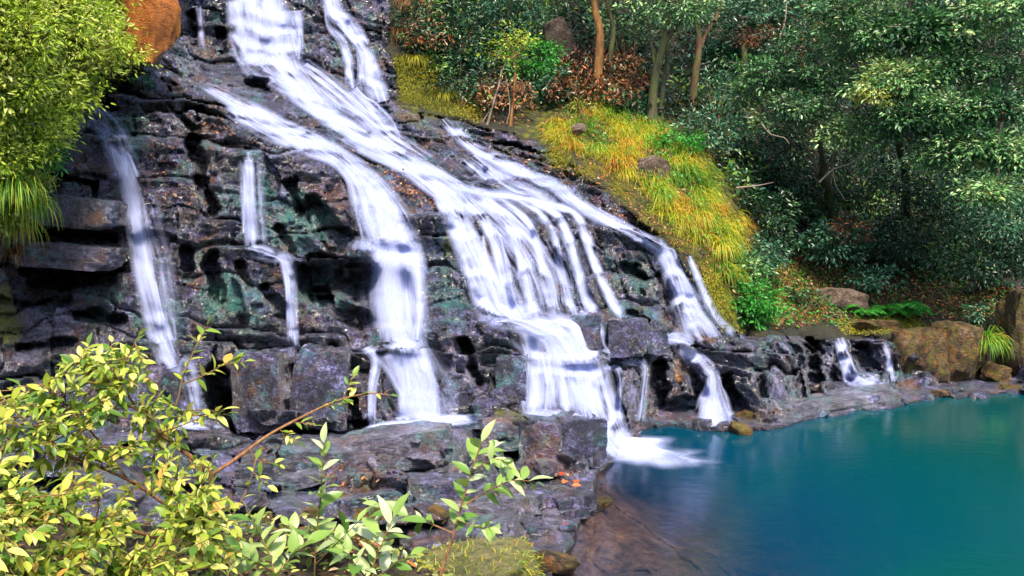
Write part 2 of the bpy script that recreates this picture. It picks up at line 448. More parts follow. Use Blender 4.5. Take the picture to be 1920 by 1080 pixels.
R2 = lambda k: ih(bid2 & 0xffff, bid2 >> 16, bid2 * 0, 330 + k)
sml = -(fz2 - .5) * .17 * slope * .5 + (R2(2) - .5) * .15 + (fx2 - .5) * (R2(3) - .5) * .14 + (fz2 - .5) * (R2(4) - .5) * .10
bid3, fz3, fx3, wl3 = ledges(.065, .12, 181, .09, .12)
R3 = lambda k: ih(bid3 & 0xffff, bid3 >> 16, bid3 * 0, 350 + k)
tiny = (R3(2) - .5) * .055
rough_ = fbm(P0 * 4.5, 5, 3, .6)
disp = big + .16 * crk + .22 * und + sml * (.45 + .9 * R1(7)) + tiny + .06 * rough_ + .03 * fbm(P0 * 13, 3, 33, .6)
disp = disp.reshape(ny, nx); crk = crk.reshape(ny, nx)
amp = rs * (1 - .05 * ss)
# the long wet ramps are smoother than the upright faces
RAMP = [(330,140),(470,100),(560,120),(720,230),(1000,330),(1120,420),(1090,590),(930,600),(850,400),(660,310),(480,275)]
amp *= 1 - .25 * soft(inpoly(PX, PY, RAMP), 8)
D = D0 + disp * (amp + .45 * ps * (D0 < 13)) + (1 - rs) * .22 * fbm(P0 * .9, 4, 21).reshape(ny, nx) * (1 - .7 * ps)

# dark slots, undercuts and hollows between the blocks: (points, half width, depth)
SLOTS = [
 ([(362,270),(378,330),(398,395)],13,.8),([(336,216),(362,243)],8,.4),([(372,200),(374,222)],8,.4),([(434,222),(437,236)],8,.35),([(182,165),(212,205)],9,.4),
 ([(75,428),(150,438),(212,447)],8,.75),([(40,505),(100,512),(190,512),(240,500)],8,.75),([(60,530),(200,525)],14,.5),([(120,330),(178,345)],5,.35),([(176,345),(176,366)],6,.4),
 ([(590,520),(670,530)],36,.8),([(600,560),(680,600)],20,.45),([(545,340),(560,400)],10,.4),([(580,390),(640,450)],22,.4),([(520,430),(545,470)],9,.3),([(395,490),(410,560)],16,.5),([(350,470),(352,520)],12,.45),
 ([(484,676),(486,738)],11,.55),([(545,690),(556,740)],7,.45),([(630,660),(640,760)],15,.4),([(664,740),(668,795)],9,.5),([(440,806),(560,806),(690,798)],8,.7),([(408,700),(425,795)],22,.9),([(435,760),(470,800)],22,.5),
 ([(868,640),(897,712)],9,.5),([(938,682),(942,735)],8,.5),([(690,345),(698,372)],6,.25),
 ([(1522,645),(1530,735)],13,.7),([(1570,700),(1585,715)],12,.5),([(1615,660),(1640,700)],14,.45),([(1690,665),(1700,690)],10,.3),([(1235,690),(1235,750)],14,.6),([(1292,690),(1318,740)],13,.6),([(1250,765),(1300,760)],16,.35),
 ([(1365,720),(1385,770)],16,.65),([(1428,700),(1434,740)],7,.4),([(1150,640),(1150,700)],12,.3),([(1145,700),(1150,770)],11,.5),
 ([(945,835),(975,860)],12,.35),([(1028,835),(1030,870)],7,.3),([(720,865),(800,880)],12,.25),([(700,1020),(750,1035)],24,.35),([(470,960),(560,1000)],12,.3),([(820,985),(900,1000)],10,.2),
 ([(470,150),(498,160)],11,.6),([(905,318),(912,330)],8,.35),([(880,312),(884,325)],7,.3),([(650,45),(662,75)],9,.5),([(360,30),(365,80)],10,.4),([(410,60),(415,90)],11,.5),([(700,250),(715,262)],7,.25),
 ([(930,275),(1000,290)],10,.35),([(1170,500),(1200,520)],12,.4),([(1245,520),(1255,600)],12,.4),([(1180,590),(1215,600)],6,.3),([(450,500),(470,540)],9,.3),([(500,545),(530,590)],12,.35),
 ([(1570,655),(1592,712)],7,.25),([(0,560),(60,575),(130,560)],7,.3),([(30,650),(140,640)],6,.3),([(150,590),(230,600)],12,.4),
]
jx = 11 * fbm(P0 * 3.2, 4, 55).reshape(ny, nx)
jy = 11 * fbm(P0 * 3.2 + 31, 4, 56).reshape(ny, nx)
slotm = np.zeros_like(D)
for pts, hw, dep in SLOTS:
    x0, x1 = min(p[0] for p in pts) - 3 * hw - 10, max(p[0] for p in pts) + 3 * hw + 10
    y0, y1 = min(p[1] for p in pts) - 3 * hw - 10, max(p[1] for p in pts) + 3 * hw + 10
    i0, i1 = np.searchsorted(GX, [x0, x1]); j0, j1 = np.searchsorted(GY, [y0, y1])
    s_ = np.s_[j0:j1, i0:i1]
    d = segdist(PX[s_] + jx[s_], PY[s_] + jy[s_], pts)
    k = (1 - sstep(hw * .7, hw * 1.3, d + hw * .5 * (R2(9).reshape(ny, nx)[s_] - .5))) * (.65 + .5 * R2(8).reshape(ny, nx)[s_])
    D[s_] += 1.6 * dep * k
    slotm[s_] = np.maximum(slotm[s_], k)
# rock stays above the water on shore, the bed stays below it
zs = CH + (HY - PY) / F * D
low = (~pool) & rock & (PY > 690) & (zs < .05)
D = np.where(low, (CH - .05) * F / (PY - HY + 1e-9), D)
bedhi = pool & (zs > -.08) & (PY > 690)
D = np.where(bedhi, (CH + .08) * F / (PY - HY + 1e-9), D)
zs = CH + (HY - PY) / F * D
pw_ = soft(pool, 10); shore = (pw_ > .02) & (pw_ < .98) & (PY > 700)
k_ = sstep(.02, .35, pw_) * sstep(.02, .35, 1 - pw_)
zn = zs * (1 - k_) + k_ * np.clip((.5 - pw_) * .16, -.08, .08)
D = np.where(shore, (CH - zn) * F / (PY - HY + 1e-9), D)
# no overhang right at the water line: down the picture the shore only comes nearer
for j in range(np.searchsorted(GY, 740), ny):
    band = (pw_[j] > .01) & (pw_[j] < .9)
    D[j] = np.where(band, np.minimum(D[j], D[j - 1]), D[j])
PT = W(PX, PY, D)

def depth_at(px, py): return bil(D, GX, GY, px, py)
def ground(px, py):
    px = np.asarray(px, float); py = np.asarray(py, float)
    return W(px, py, depth_at(px, py))
def gnormal(px, py, h=10.0):
    a = ground(px + h, py) - ground(px - h, py); b = ground(px, py - h) - ground(px, py + h)
    n = np.cross(a, b); n /= np.linalg.norm(n, axis=-1, keepdims=True) + 1e-9
    return n
# smooth front of the rock, along which the water slides
def minf(a, r):
    o = a.copy()
    for k in range(1, r + 1):
        o[:, k:] = np.minimum(o[:, k:], a[:, :-k]); o[:, :-k] = np.minimum(o[:, :-k], a[:, k:])
    b = o.copy()
    for k in range(1, r + 1):
        b[k:] = np.minimum(b[k:], o[:-k]); b[:-k] = np.minimum(b[:-k], o[k:])
    return b
DW = minf(D, 1)
for _ in range(4):
    DW[1:-1, 1:-1] = (DW[1:-1, 1:-1] * 2 + DW[:-2, 1:-1] + DW[2:, 1:-1] + DW[1:-1, :-2] + DW[1:-1, 2:]) / 6
FAN = soft(inpoly(PX, PY, [(820,330),(1060,370),(1180,600),(1150,800),(980,790),(930,610),(850,420)]) | inpoly(PX, PY, [(670,330),(720,380),(810,640),(830,790),(680,790),(680,420)]), 8)
DS = DW.copy()
for _ in range(8):
    DS[1:-1, 1:-1] = (DS[1:-1, 1:-1] * 2 + DS[:-2, 1:-1] + DS[2:, 1:-1] + DS[1:-1, :-2] + DS[1:-1, 2:]) / 6
DW = DW * (1 - .75 * FAN) + (DS - .04) * .75 * FAN
DV = minf(D, 2)
for _ in range(45):
    DV[1:-1, 1:-1] = (DV[1:-1, 1:-1] * 2 + DV[:-2, 1:-1] + DV[2:, 1:-1] + DV[1:-1, :-2] + DV[1:-1, 2:]) / 6
STEEP = 1 - sstep(.4, .85, slope.reshape(ny, nx))      # upright faces, where the water falls free of the rock
DW = DW * (1 - .85 * STEEP) + np.minimum(DW, DV - .05) * .85 * STEEP
DW = np.minimum(DW, D - .01)
DBL = D.copy()
for _ in range(40):
    DBL[1:-1, 1:-1] = (DBL[1:-1, 1:-1] * 2 + DBL[:-2, 1:-1] + DBL[2:, 1:-1] + DBL[1:-1, :-2] + DBL[1:-1, 2:]) / 6
PROT = (DBL - D) * (1 - .8 * STEEP)
for _ in range(2):
    PROT[1:-1, 1:-1] = (PROT[1:-1, 1:-1] * 2 + PROT[:-2, 1:-1] + PROT[2:, 1:-1] + PROT[1:-1, :-2] + PROT[1:-1, 2:]) / 6
def prot(px, py): return bil(PROT, GX, GY, px, py)
def wdepth(px, py): return bil(DW, GX, GY, px, py)

nz = fbm(P0 * 1.7 + 77, 4, 61).reshape(ny, nx)
algae = blobs(PX + 20 * nz, PY + 20 * nz, [(230,250,70,80,.6),(300,600,80,60,.62),(420,560,90,80,.62),(560,420,110,90,.6),(480,400,60,120,.6),(600,560,110,60,.55),(840,460,50,90,.55),(640,700,60,60,.5),(850,560,60,80,.55),
    (560,730,120,70,.42),(1200,520,60,70,.55),(1000,700,60,60,.5),(640,100,40,60,.5),(900,660,60,60,.42),(800,350,60,60,.4),(660,960,60,60,.3),(200,560,80,60,.5),(1010,480,120,110,.4)])
moss = blobs(PX + 25 * nz, PY + 25 * nz, [(835,450,16,40,.62),(960,770,60,20,.6),(915,640,40,30,.45),(1205,590,25,40,.5),(1050,300,35,25,.7),(960,280,60,14,.5),(1360,560,25,60,.9),(1330,520,22,50,.9),(1450,690,60,40,.35),
    (1800,650,60,60,.5),(1650,790,30,10,.5),(1850,690,40,20,.6),(15,590,35,70,.75),(1620,615,60,14,.6),(1700,610,60,20,.6),(1080,820,40,40,.4),(640,220,60,30,.3),(340,470,40,20,.35),(780,200,60,50,.55),(370,330,20,80,.35)])
stain = blobs(PX + 15 * nz, PY + 15 * nz, [(1270,690,20,35,.62),(1015,845,14,45,.6),(920,975,40,30,.5),(1325,640,30,12,.6),(1360,710,30,25,.45),(1750,650,60,50,.5),(1380,640,40,10,.4),(950,1030,40,25,.55),(600,160,70,60,.33),
    (380,260,60,50,.3),(300,350,70,60,.28),(370,380,25,60,.5),(440,930,40,70,.5),(860,870,30,30,.5),(1740,740,60,20,.5),(240,470,30,14,.5),(690,300,40,20,.45),(830,350,60,30,.35),(580,370,60,60,.25),(1500,460,60,40,.3),(620,930,90,40,.42),(760,960,80,40,.42),(900,1000,90,40,.5),(1000,1040,70,30,.5),(560,870,70,30,.4),(1200,1030,240,110,.25),(1600,1080,240,80,.25)])
soil = soft(~rock & ~pool, 3) * .2
soil = np.maximum(soil, blobs(PX, PY, [(800,370,70,40,.18),(1120,170,110,50,.3),(1800,560,140,50,.3)]))
moss = np.maximum(moss, soft(~rock & ~pool & (PX > 960) & (PX < 1430) & (PY > 180) & (PY < 640), 3) * .55)
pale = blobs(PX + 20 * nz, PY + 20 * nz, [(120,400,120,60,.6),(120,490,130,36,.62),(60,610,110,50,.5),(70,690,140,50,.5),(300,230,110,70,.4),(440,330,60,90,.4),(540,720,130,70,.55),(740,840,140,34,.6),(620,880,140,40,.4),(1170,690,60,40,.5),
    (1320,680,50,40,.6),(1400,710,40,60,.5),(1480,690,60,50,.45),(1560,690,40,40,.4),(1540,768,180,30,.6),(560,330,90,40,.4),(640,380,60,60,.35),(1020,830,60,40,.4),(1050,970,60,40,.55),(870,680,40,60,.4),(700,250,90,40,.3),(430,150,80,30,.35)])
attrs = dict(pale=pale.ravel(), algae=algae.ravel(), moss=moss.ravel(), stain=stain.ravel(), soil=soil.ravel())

# faces, sorted into the pieces of the place
idx = np.arange(nx * ny).reshape(ny, nx)
quads = np.stack([idx[1:, :-1], idx[1:, 1:], idx[:-1, 1:], idx[:-1, :-1]], -1).reshape(-1, 4)
fc = lambda m: (m[1:, :-1] & m[1:, 1:] & m[:-1, 1:] & m[:-1, :-1]).ravel()
f_pool = fc(pool); f_shelf = fc(shelf & ~pool) & ~f_pool; f_rock = fc(rock & ~pool) & ~f_pool & ~f_shelf
f_hill = ~(f_pool | f_shelf | f_rock)
Vt = PT.reshape(-1, 3)
def piece(name, sel, parent=None, mat=M_ROCK):
    q = quads[sel]; u, inv = np.unique(q, return_inverse=True)
    me = mesh_np(name, Vt[u], [inv.reshape(-1, 4)], mat, {k: a[u] for k, a in attrs.items()})
    return obj(name, me, parent)
fpx = PX.ravel()[quads].mean(1); fpy = PY.ravel()[quads].mean(1)
inframe = (fpx > -40) & (fpx < 1960) & (fpy > -40) & (fpy < 1120)
fcid = cid[quads[:, 3]]
def split(base_name, sel, limit, label=None):
    s = sel & inframe
    ids, cnt = np.unique(fcid[s], return_counts=True)
    keep = ids[(cnt > 60)][np.argsort(-cnt[cnt > 60])][:limit]
    iskeep = s & np.isin(fcid, keep)
    base = piece(base_name, sel & ~iskeep)
    tag(base, label, None, None, 'structure')
    order = np.argsort(fcid[iskeep], kind='stable'); fi = np.nonzero(iskeep)[0][order]
    b = np.nonzero(np.diff(fcid[fi]))[0] + 1
    for grp in np.split(fi, b):
        m = np.zeros(len(quads), bool); m[grp] = True
        piece('rock_block', m, base)
    return base
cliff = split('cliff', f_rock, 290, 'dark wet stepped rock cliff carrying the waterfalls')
shelf_o = split('rock_shelf', f_shelf, 120, 'low wet dark rock shelf at the foot of the cliff')
hill = tag(piece('hillside', f_hill, None, rock_material('hillside_earth', [(.008, .012, .006), (.02, .022, .012), (.04, .035, .02), (.07, .05, .03)], True, .8, .9)), 'forested earth slope rising behind the falls', None, None, 'structure')
bed = tag(piece('pool_bed', f_pool, None, rock_material('pool_bed_rock', [(.016, .008, .006), (.07, .03, .019), (.15, .068, .042), (.22, .12, .08)], True, .6, .6)), 'brown rock bed under the shallow edge of the pool', None, None, 'structure')

# ------------------------------------------------------------------ pool water
tb = BVHTree.FromPolygons([tuple(v) for v in Vt], [tuple(int(i) for i in q) for q in quads[f_pool | f_shelf]]) 
gx = np.arange(-2.5, 17, .14); gy = np.arange(5.6, 21.2, .14)
GXX, GYY = np.meshgrid(gx, gy)
dep = np.zeros(GXX.size)
for k, (x, y) in enumerate(zip(GXX.ravel(), GYY.ravel())):
    h = tb.ray_cast(Vector((x, y, 30)), Vector((0, 0, -1)))
    dep[k] = -h[0].z if h[0] is not None else (1.8 if x > 2.2 + .35 * (y - 8) or y > 12 else .35)
dep = np.clip(dep, 0, 3).reshape(GXX.shape)
for _ in range(3):
    dep[1:-1, 1:-1] = (dep[1:-1, 1:-1] * 2 + dep[:-2, 1:-1] + dep[2:, 1:-1] + dep[1:-1, :-2] + dep[1:-1, 2:]) / 6
ii = np.arange(GXX.size).reshape(GXX.shape)
pq = np.stack([ii[:-1, :-1], ii[:-1, 1:], ii[1:, 1:], ii[1:, :-1]], -1).reshape(-1, 4)
m, nt, out = newmat('pool_water')
dA = N(nt, 'ShaderNodeAttribute', attribute_name='depth').outputs['Fac']
pos = N(nt, 'ShaderNodeNewGeometry').outputs['Position']
turb = math_(nt, 'SUBTRACT', 1.0, math_(nt, 'EXPONENT', math_(nt, 'MULTIPLY', math_(nt, 'MAXIMUM', math_(nt, 'SUBTRACT', dA, .16), .02), -1.9)))
dn = math_(nt, 'ADD', math_(nt, 'MULTIPLY', dA, .42), math_(nt, 'MULTIPLY', math_(nt, 'SUBTRACT', noise(nt, pos, .35, 2, .5), .5), .5))
dcol = ramp(nt, dn, [(.1, (.001, .036, .098)), (.35, (.0, .042, .086)), (.7, (.0, .050, .058)), (1, (.0, .048, .044))])
df = N(nt, 'ShaderNodeBsdfDiffuse', inp={'Color': dcol})
tr = N(nt, 'ShaderNodeBsdfTransparent', inp={'Color': (.85, .9, .95, 1)})
body = N(nt, 'ShaderNodeMixShader', inp={0: turb, 1: tr.outputs[0], 2: df.outputs[0]})
wb = N(nt, 'ShaderNodeBump', inp={'Strength': .25, 'Distance': .02, 'Height': noise(nt, N(nt, 'ShaderNodeMapping', inp={'Vector': pos, 'Scale': (1.2, 3, 1)}).outputs[0], 2.2, 3, .5)})
gl = N(nt, 'ShaderNodeBsdfGlossy', inp={'Roughness': .12, 'Color': (.9, .95, 1, 1), 'Normal': wb.outputs[0]})
fr = N(nt, 'ShaderNodeFresnel', inp={'IOR': 1.33})
ms = N(nt, 'ShaderNodeMixShader', inp={0: math_(nt, 'MULTIPLY', fr.outputs[0], .9), 1: body.outputs[0], 2: gl.outputs[0]})
nt.links.new(ms.outputs[0], out.inputs[0])
pw = obj('pool_water', mesh_np('pool_water', np.stack([GXX, GYY, 0 * GXX], -1).reshape(-1, 3), [pq], m, {'depth': dep.ravel()}))
tag(pw, 'smooth deep turquoise plunge pool at the foot of the falls', None, None, 'structure')

# far ground under everything
m, nt, out = newmat('forest_floor')
pos = N(nt, 'ShaderNodeNewGeometry').outputs['Position']
p = N(nt, 'ShaderNodeBsdfPrincipled', inp={'Base Color': ramp(nt, noise(nt, pos, .3, 5), [(.3, (.02, .03, .01)), (.7, (.06, .06, .03))]), 'Roughness': .95})
nt.links.new(p.outputs[0], out.inputs[0])
gr = obj('ground', mesh_np('ground', [(-900, -900, -3), (900, -900, -3), (900, 900, -3), (-900, 900, -3)], [np.array([[0, 1, 2, 3]])], m))
tag(gr, 'dark forest ground below and around the ravine', None, None, 'structure')

# unseen slope added behind the viewer to darken reflections and shade upright rock
_t = np.radians(np.linspace(78, 282, 120)); _r = np.linspace(0, 1, 40)
_T, _R = np.meshgrid(_t, _r)
_rad = 15 + 16 * _R; _hz = -2.5 + 15 * _R ** .8
_P = np.stack([_rad * np.sin(_T), _rad * np.cos(_T), _hz], -1)
_n = fbm(_P.reshape(-1, 3) * .35, 4, 88).reshape(_T.shape); _n2 = fbm(_P.reshape(-1, 3) * 1.3, 3, 89).reshape(_T.shape)
_P = _P + (_n * 2.2 + _n2 * .8)[..., None] * np.stack([-np.sin(_T) * .7, -np.cos(_T) * .7, 0 * _T + .7], -1)
_i = np.arange(_T.size).reshape(_T.shape)
_q = np.stack([_i[:-1, :-1], _i[:-1, 1:], _i[1:, 1:], _i[1:, :-1]], -1).reshape(-1, 4)
m, nt, out = newmat('added_slope_green')
pos = N(nt, 'ShaderNodeNewGeometry').outputs['Position']
p = N(nt, 'ShaderNodeBsdfPrincipled', inp={'Base Color': ramp(nt, noise(nt, pos, 1.2, 6, .7), [(.35, (.01, .025, .008)), (.6, (.03, .07, .02)), (.8, (.08, .12, .03))]), 'Roughness': .8})
nt.links.new(p.outputs[0], out.inputs[0])
tag(obj('added_shade_slope', mesh_np('added_shade_slope', _P.reshape(-1, 3), [_q], m)), 'unseen dark green slope added behind the viewer to shade the rock', None, None, 'structure')

# ------------------------------------------------------------------ falling water
def water_material(name, tint, gain):
    m, nt, out = newmat(name)
    uv = N(nt, 'ShaderNodeUVMap').outputs[0]
    al = N(nt, 'ShaderNodeAttribute', attribute_name='alpha').outputs['Fac']
    ed = N(nt, 'ShaderNodeAttribute', attribute_name='edge').outputs['Fac']
    mp1 = N(nt, 'ShaderNodeMapping', inp={'Vector': uv, 'Scale': (5, .4, 1)})
    mp2 = N(nt, 'ShaderNodeMapping', inp={'Vector': uv, 'Scale': (13, .6, 1)})
    a = noise(nt, mp1.outputs[0], 1.0, 3, .6, .3); b = noise(nt, mp2.outputs[0], 1.0, 3, .6, .2)
    s = math_(nt, 'ADD', math_(nt, 'MULTIPLY', a, .75), math_(nt, 'MULTIPLY', b, .25))
    s = math_(nt, 'MULTIPLY', math_(nt, 'SUBTRACT', s, .5), 3.0)             # about -0.7 .. 0.7
    low_ = noise(nt, N(nt, 'ShaderNodeMapping', inp={'Vector': uv, 'Scale': (2.6, 1.1, 1)}).outputs[0], 1.0, 3, .55, .4)
    al = math_(nt, 'MULTIPLY', al, math_(nt, 'ADD', math_(nt, 'MULTIPLY', math_(nt, 'SUBTRACT', low_, .5), 2.0), .95))
    # thick core keeps its body, the edges break into threads
    k = math_(nt, 'ADD', math_(nt, 'MULTIPLY', math_(nt, 'MULTIPLY', al, ed), gain), math_(nt, 'MULTIPLY', s, math_(nt, 'MULTIPLY', math_(nt, 'SUBTRACT', 1.5, al), ed)))
    k = math_(nt, 'MULTIPLY', k, 1.0, clamp=True)
    k = math_(nt, 'MINIMUM', k, .97)
    # aerated water scatters light through its whole depth: its shading hardly follows the sheet's own folds
    gn = N(nt, 'ShaderNodeNewGeometry').outputs['Normal']
    vn = N(nt, 'ShaderNodeVectorMath', operation='NORMALIZE', inp={0: N(nt, 'ShaderNodeVectorMath', operation='ADD', inp={0: N(nt, 'ShaderNodeVectorMath', operation='SCALE', inp={0: gn, 'Scale': .75}).outputs[0], 1: (0, -.45, .55)}).outputs[0]}).outputs[0]
    d = N(nt, 'ShaderNodeBsdfDiffuse', inp={'Color': (*tint, 1), 'Normal': vn})
    t2 = N(nt, 'ShaderNodeBsdfTranslucent', inp={'Color': (*tint, 1)})
    d2 = N(nt, 'ShaderNodeMixShader', inp={0: .3, 1: d.outputs[0], 2: t2.outputs[0]})
    tr = N(nt, 'ShaderNodeBsdfTransparent')
    mx = N(nt, 'ShaderNodeMixShader', inp={0: k, 1: tr.outputs[0], 2: d2.outputs[0]})
    nt.links.new(mx.outputs[0], out.inputs[0])
    return m
M_WATER = water_material('falling_water', (.48, .53, .84), .8)

def catmull(pts, step):
    P = np.array(pts, float); out = []
    Pp = np.vstack([2 * P[0] - P[1], P, 2 * P[-1] - P[-2]])
    for k in range(1, len(Pp) - 2):
        n = max(2, int(np.hypot(*(Pp[k + 1, :2] - Pp[k, :2])) / step))
        t = np.linspace(0, 1, n, endpoint=False)[:, None]
        a, b, c, d = Pp[k - 1], Pp[k], Pp[k + 1], Pp[k + 2]
        out.append(.5 * ((2 * b) + (-a + c) * t + (2 * a - 5 * b + 4 * c - d) * t ** 2 + (-a + 3 * b - 3 * c + d) * t ** 3))
    out.append(P[-1:])
    return np.vstack(out)

def ribbon(name, pts, parent, alpha=1.0, lift=.035, step=4.0, fade=(.1, .1), hard=1.0, na=17, mat=None, strands=None, thin=4.6):
    """pts: (col,row,half width) traced on the rock; the sheet lies on the rock, the pool or hangs in front"""
    C = catmull([(a, b, c) for a, b, c in pts], step)
    n = len(C)
    T = np.gradient(C[:, :2], axis=0); T /= np.linalg.norm(T, axis=1, keepdims=True) + 1e-9
    # upright falls spread sideways: keep the cross direction close to level
    S = np.stack([-T[:, 1], T[:, 0]], -1)
    S[S[:, 0] < 0] *= -1
    S = S * .6 + np.array([.4, 0]); S /= np.linalg.norm(S, axis=1, keepdims=True)
    u = np.linspace(-1, 1, na)
    wob = 1 + .12 * vnoise(np.stack([np.arange(n) * .11, np.full(n, len(name) + len(pts) * 3.1 + pts[0][0]), np.zeros(n)], -1), 5)
    px = C[:, None, 0] + S[:, None, 0] * u * (C[:, 2] * wob)[:, None]
    py = C[:, None, 1] + S[:, None, 1] * u * (C[:, 2] * wob)[:, None]
    d = wdepth(px, py) - lift - .02 * (1 - u ** 2) * np.minimum(1, C[:, 2:3] / 40)
    V = W(px, py, d)
    V[..., 2] = np.maximum(V[..., 2], .012)
    mid = V[:, na // 2]
    Lg = np.r_[0, np.cumsum(np.linalg.norm(np.diff(mid, axis=0), axis=1))]
    wid = np.linalg.norm(V[:, -1] - V[:, 0], axis=1)
    U = np.stack([u[None, :] * .5 * np.maximum(wid.mean(), .15) * np.ones((n, 1)) + pts[0][0] * .37, Lg[:, None] + pts[0][1] * .11 + 0 * u[None, :]], -1)
    tt = np.linspace(0, 1, n)
    al = alpha * sstep(0, fade[0] + 1e-6, tt) * sstep(0, fade[1] + 1e-6, 1 - tt)
    ed = (1 - np.abs(u) ** (2.0 * hard)) ** 1.7
    A = al[:, None] * np.clip(1.05 - thin * prot(px, py), .12, 1.25); E = np.repeat(ed[None], n, 0)
    q = np.arange(n * na).reshape(n, na)
    fq = np.stack([q[1:, :-1], q[1:, 1:], q[:-1, 1:], q[:-1, :-1]], -1).reshape(-1, 4)
    root = np.array(parent.location)
    me = mesh_np(name, V.reshape(-1, 3) - root, [fq], mat or M_WATER, {'alpha': A.ravel(), 'edge': E.ravel()}, uv=U.reshape(-1, 2))
    o = obj(name, me, parent)
    big_ = max(c for _, _, c in pts)
    if strands is None: strands = int(big_ / 6) if big_ >= 18 and len(pts) > 2 and alpha > .45 else 0
    r3 = np.random.default_rng(int(pts[0][0] * 7 + pts[0][1] * 3 + len(pts)) % 9999)
    Cc = catmull([(a, b, c) for a, b, c in pts], 40)
    for k in range(strands):
        i0 = int(r3.integers(0, max(1, len(Cc) // 2))); i1 = min(len(Cc), i0 + int(r3.integers(max(3, len(Cc) // 3), len(Cc) + 1)))
        sg = Cc[i0:i1]
        if len(sg) < 3: continue
        t0 = np.arange(len(sg)); ph = r3.random() * 50
        o_ = r3.uniform(-1.1, 1.1) + .12 * np.sin(t0 * r3.uniform(.3, .7) + ph)
        q = [(x + o_[j] * h, y + r3.normal(0, 3) * (j > 0), max(3.0, h * r3.uniform(.22, .5))) for j, (x, y, h) in enumerate(sg)]
        ribbon('water_strand', q, parent, alpha=alpha * r3.uniform(.35, .8), lift=lift + .03 + .02 * k / 10, step=step, fade=(.25, .25), na=7, strands=0, mat=mat)
    return o

def foam_patch(name, px, py, rx, ry, z, parent, alpha=1.0, mound=.05, skew=0.0):
    """white water boiling where a fall lands, lying on the water"""
    c = W(px, py, YZ(py, z)); nr, na = 14, 40
    sx = rx / F * c[1]; sy = ry * (c[1] ** 2) / (F * (CH - z))
    r = np.linspace(0, 1, nr); a = np.linspace(0, 2 * np.pi, na, endpoint=False)
    R, A = np.meshgrid(r, a, indexing='ij')
    lob = 1 + .18 * np.sin(3 * A + px) + .12 * np.sin(5 * A + 2 * px) + .06 * np.sin(11 * A)
    x = c[0] + R * lob * sx * np.cos(A) + skew * R * np.abs(np.sin(A)); y = c[1] + R * lob * sy * np.sin(A)
    zz = z + .014 + mound * np.exp(-(R * 2.2) ** 2)
    V = np.stack([x, y, zz], -1).reshape(-1, 3) - np.array(parent.location)
    q = np.arange(nr * na).reshape(nr, na)
    fq = np.stack([q[:-1], np.roll(q, -1, 1)[:-1], np.roll(q, -1, 1)[1:], q[1:]], -1).reshape(-1, 4)[:, ::-1]
    me = mesh_np(name, V, [fq], M_WATER, {'alpha': np.full(V.shape[0], alpha), 'edge': (1 - sstep(0.15, 1, R)).ravel()}, uv=np.stack([R * sx * 2 * np.cos(A) * .3, R * sy * np.sin(A)], -1).reshape(-1, 2))
    return obj(name, me, parent)

def fall(label, px, py, group='streams of white water running down the cliff'):
    return thing('waterfall', label, 'waterfall', ground(px, py), group)

# 1 main cascade
f = fall('widest white waterfall, running down a long ramp and fanning out into the pool', 1150, 850)
R_ = lambda pts, **k: ribbon('water_sheet', pts, f, **k)
R_([(478,-60,58),(486,20,62),(496,80,60),(505,112,56),(540,150,36),(600,205,25),(680,258,24),(760,305,28),(830,350,34),(880,400,34)], alpha=.95, hard=1.3, fade=(.01,.1))
R_([(440,0,22),(450,60,26),(470,108,30)], alpha=.9, fade=(.05,.2))
R_([(520,20,30),(528,70,32),(535,110,30)], alpha=.95, fade=(.05,.2))
R_([(560,120,24),(620,165,26),(680,215,22),(740,262,22),(800,300,20)], alpha=.55, fade=(.2,.3))
R_([(610,235,16),(700,285,18),(790,320,24),(860,360,26)], alpha=.85, fade=(.2,.2))
R_([(830,340,26),(852,400,28),(872,450,30),(902,520,36),(932,580,40),(985,606,44)], alpha=1.0, hard=1.4, fade=(.15,.12))
R_([(862,372,14),(900,405,15),(925,450,14),(938,500,14),(952,560,15),(975,602,18)], alpha=.85)
R_([(890,366,15),(940,400,17),(968,440,16),(982,500,17),(992,555,18),(1008,604,22)], alpha=.95)
R_([(925,366,10),(975,402,10),(1002,440,10),(1016,500,11),(1030,560,12),(1050,605,16)], alpha=.8)
R_([(960,368,9),(1012,400,9),(1038,440,9),(1050,500,10),(1062,555,11),(1080,600,14)], alpha=.75)
R_([(985,372,11),(1042,402,11),(1066,445,12),(1082,505,12),(1100,560,13),(1120,596,15)], alpha=.92)
R_([(1030,380,11),(1078,400,11),(1100,445,12),(1118,500,12),(1140,550,14),(1168,598,14)], alpha=1.0)
R_([(1050,420,5),(1074,470,6),(1090,530,6)], alpha=.6)
R_([(905,440,5),(912,500,6),(925,550,6)], alpha=.6)
R_([(840,350,14),(900,362,16),(970,370,14),(1040,388,10),(1075,400,6)], alpha=.9, strands=0)
R_([(870,360,40),(960,440,90),(1010,520,110),(1030,590,90)], alpha=.26, na=31, hard=1.4, strands=0)
R_([(940,600,20),(1000,606,36),(1060,628,44),(1098,680,40),(1122,750,38),(1145,810,38),(1175,845,44),(1215,862,40)], alpha=1.0, hard=1.5, fade=(.08,.15))
R_([(990,612,30),(1010,660,28),(1005,720,26),(1003,775,24)], alpha=.75)
R_([(1030,610,30),(1050,660,30),(1060,720,30),(1070,772,30)], alpha=.7)
R_([(1070,615,28),(1095,660,30),(1098,720,32),(1105,780,34)], alpha=.9)
R_([(1020,620,70),(1045,680,75),(1055,772,75)], alpha=.4, na=31, hard=1.5, strands=0)
R_([(1085,585,14),(1112,600,13),(1132,630,10),(1142,655,9)], alpha=.95)
R_([(1130,690,10),(1150,688,10),(1163,705,8),(1163,760,8),(1162,795,8)], alpha=.75)
R_([(1190,672,24),(1210,690,10),(1206,750,10),(1200,790,12)], alpha=.42)
R_([(1130,655,20),(1170,662,30),(1200,670,26)], alpha=.5)
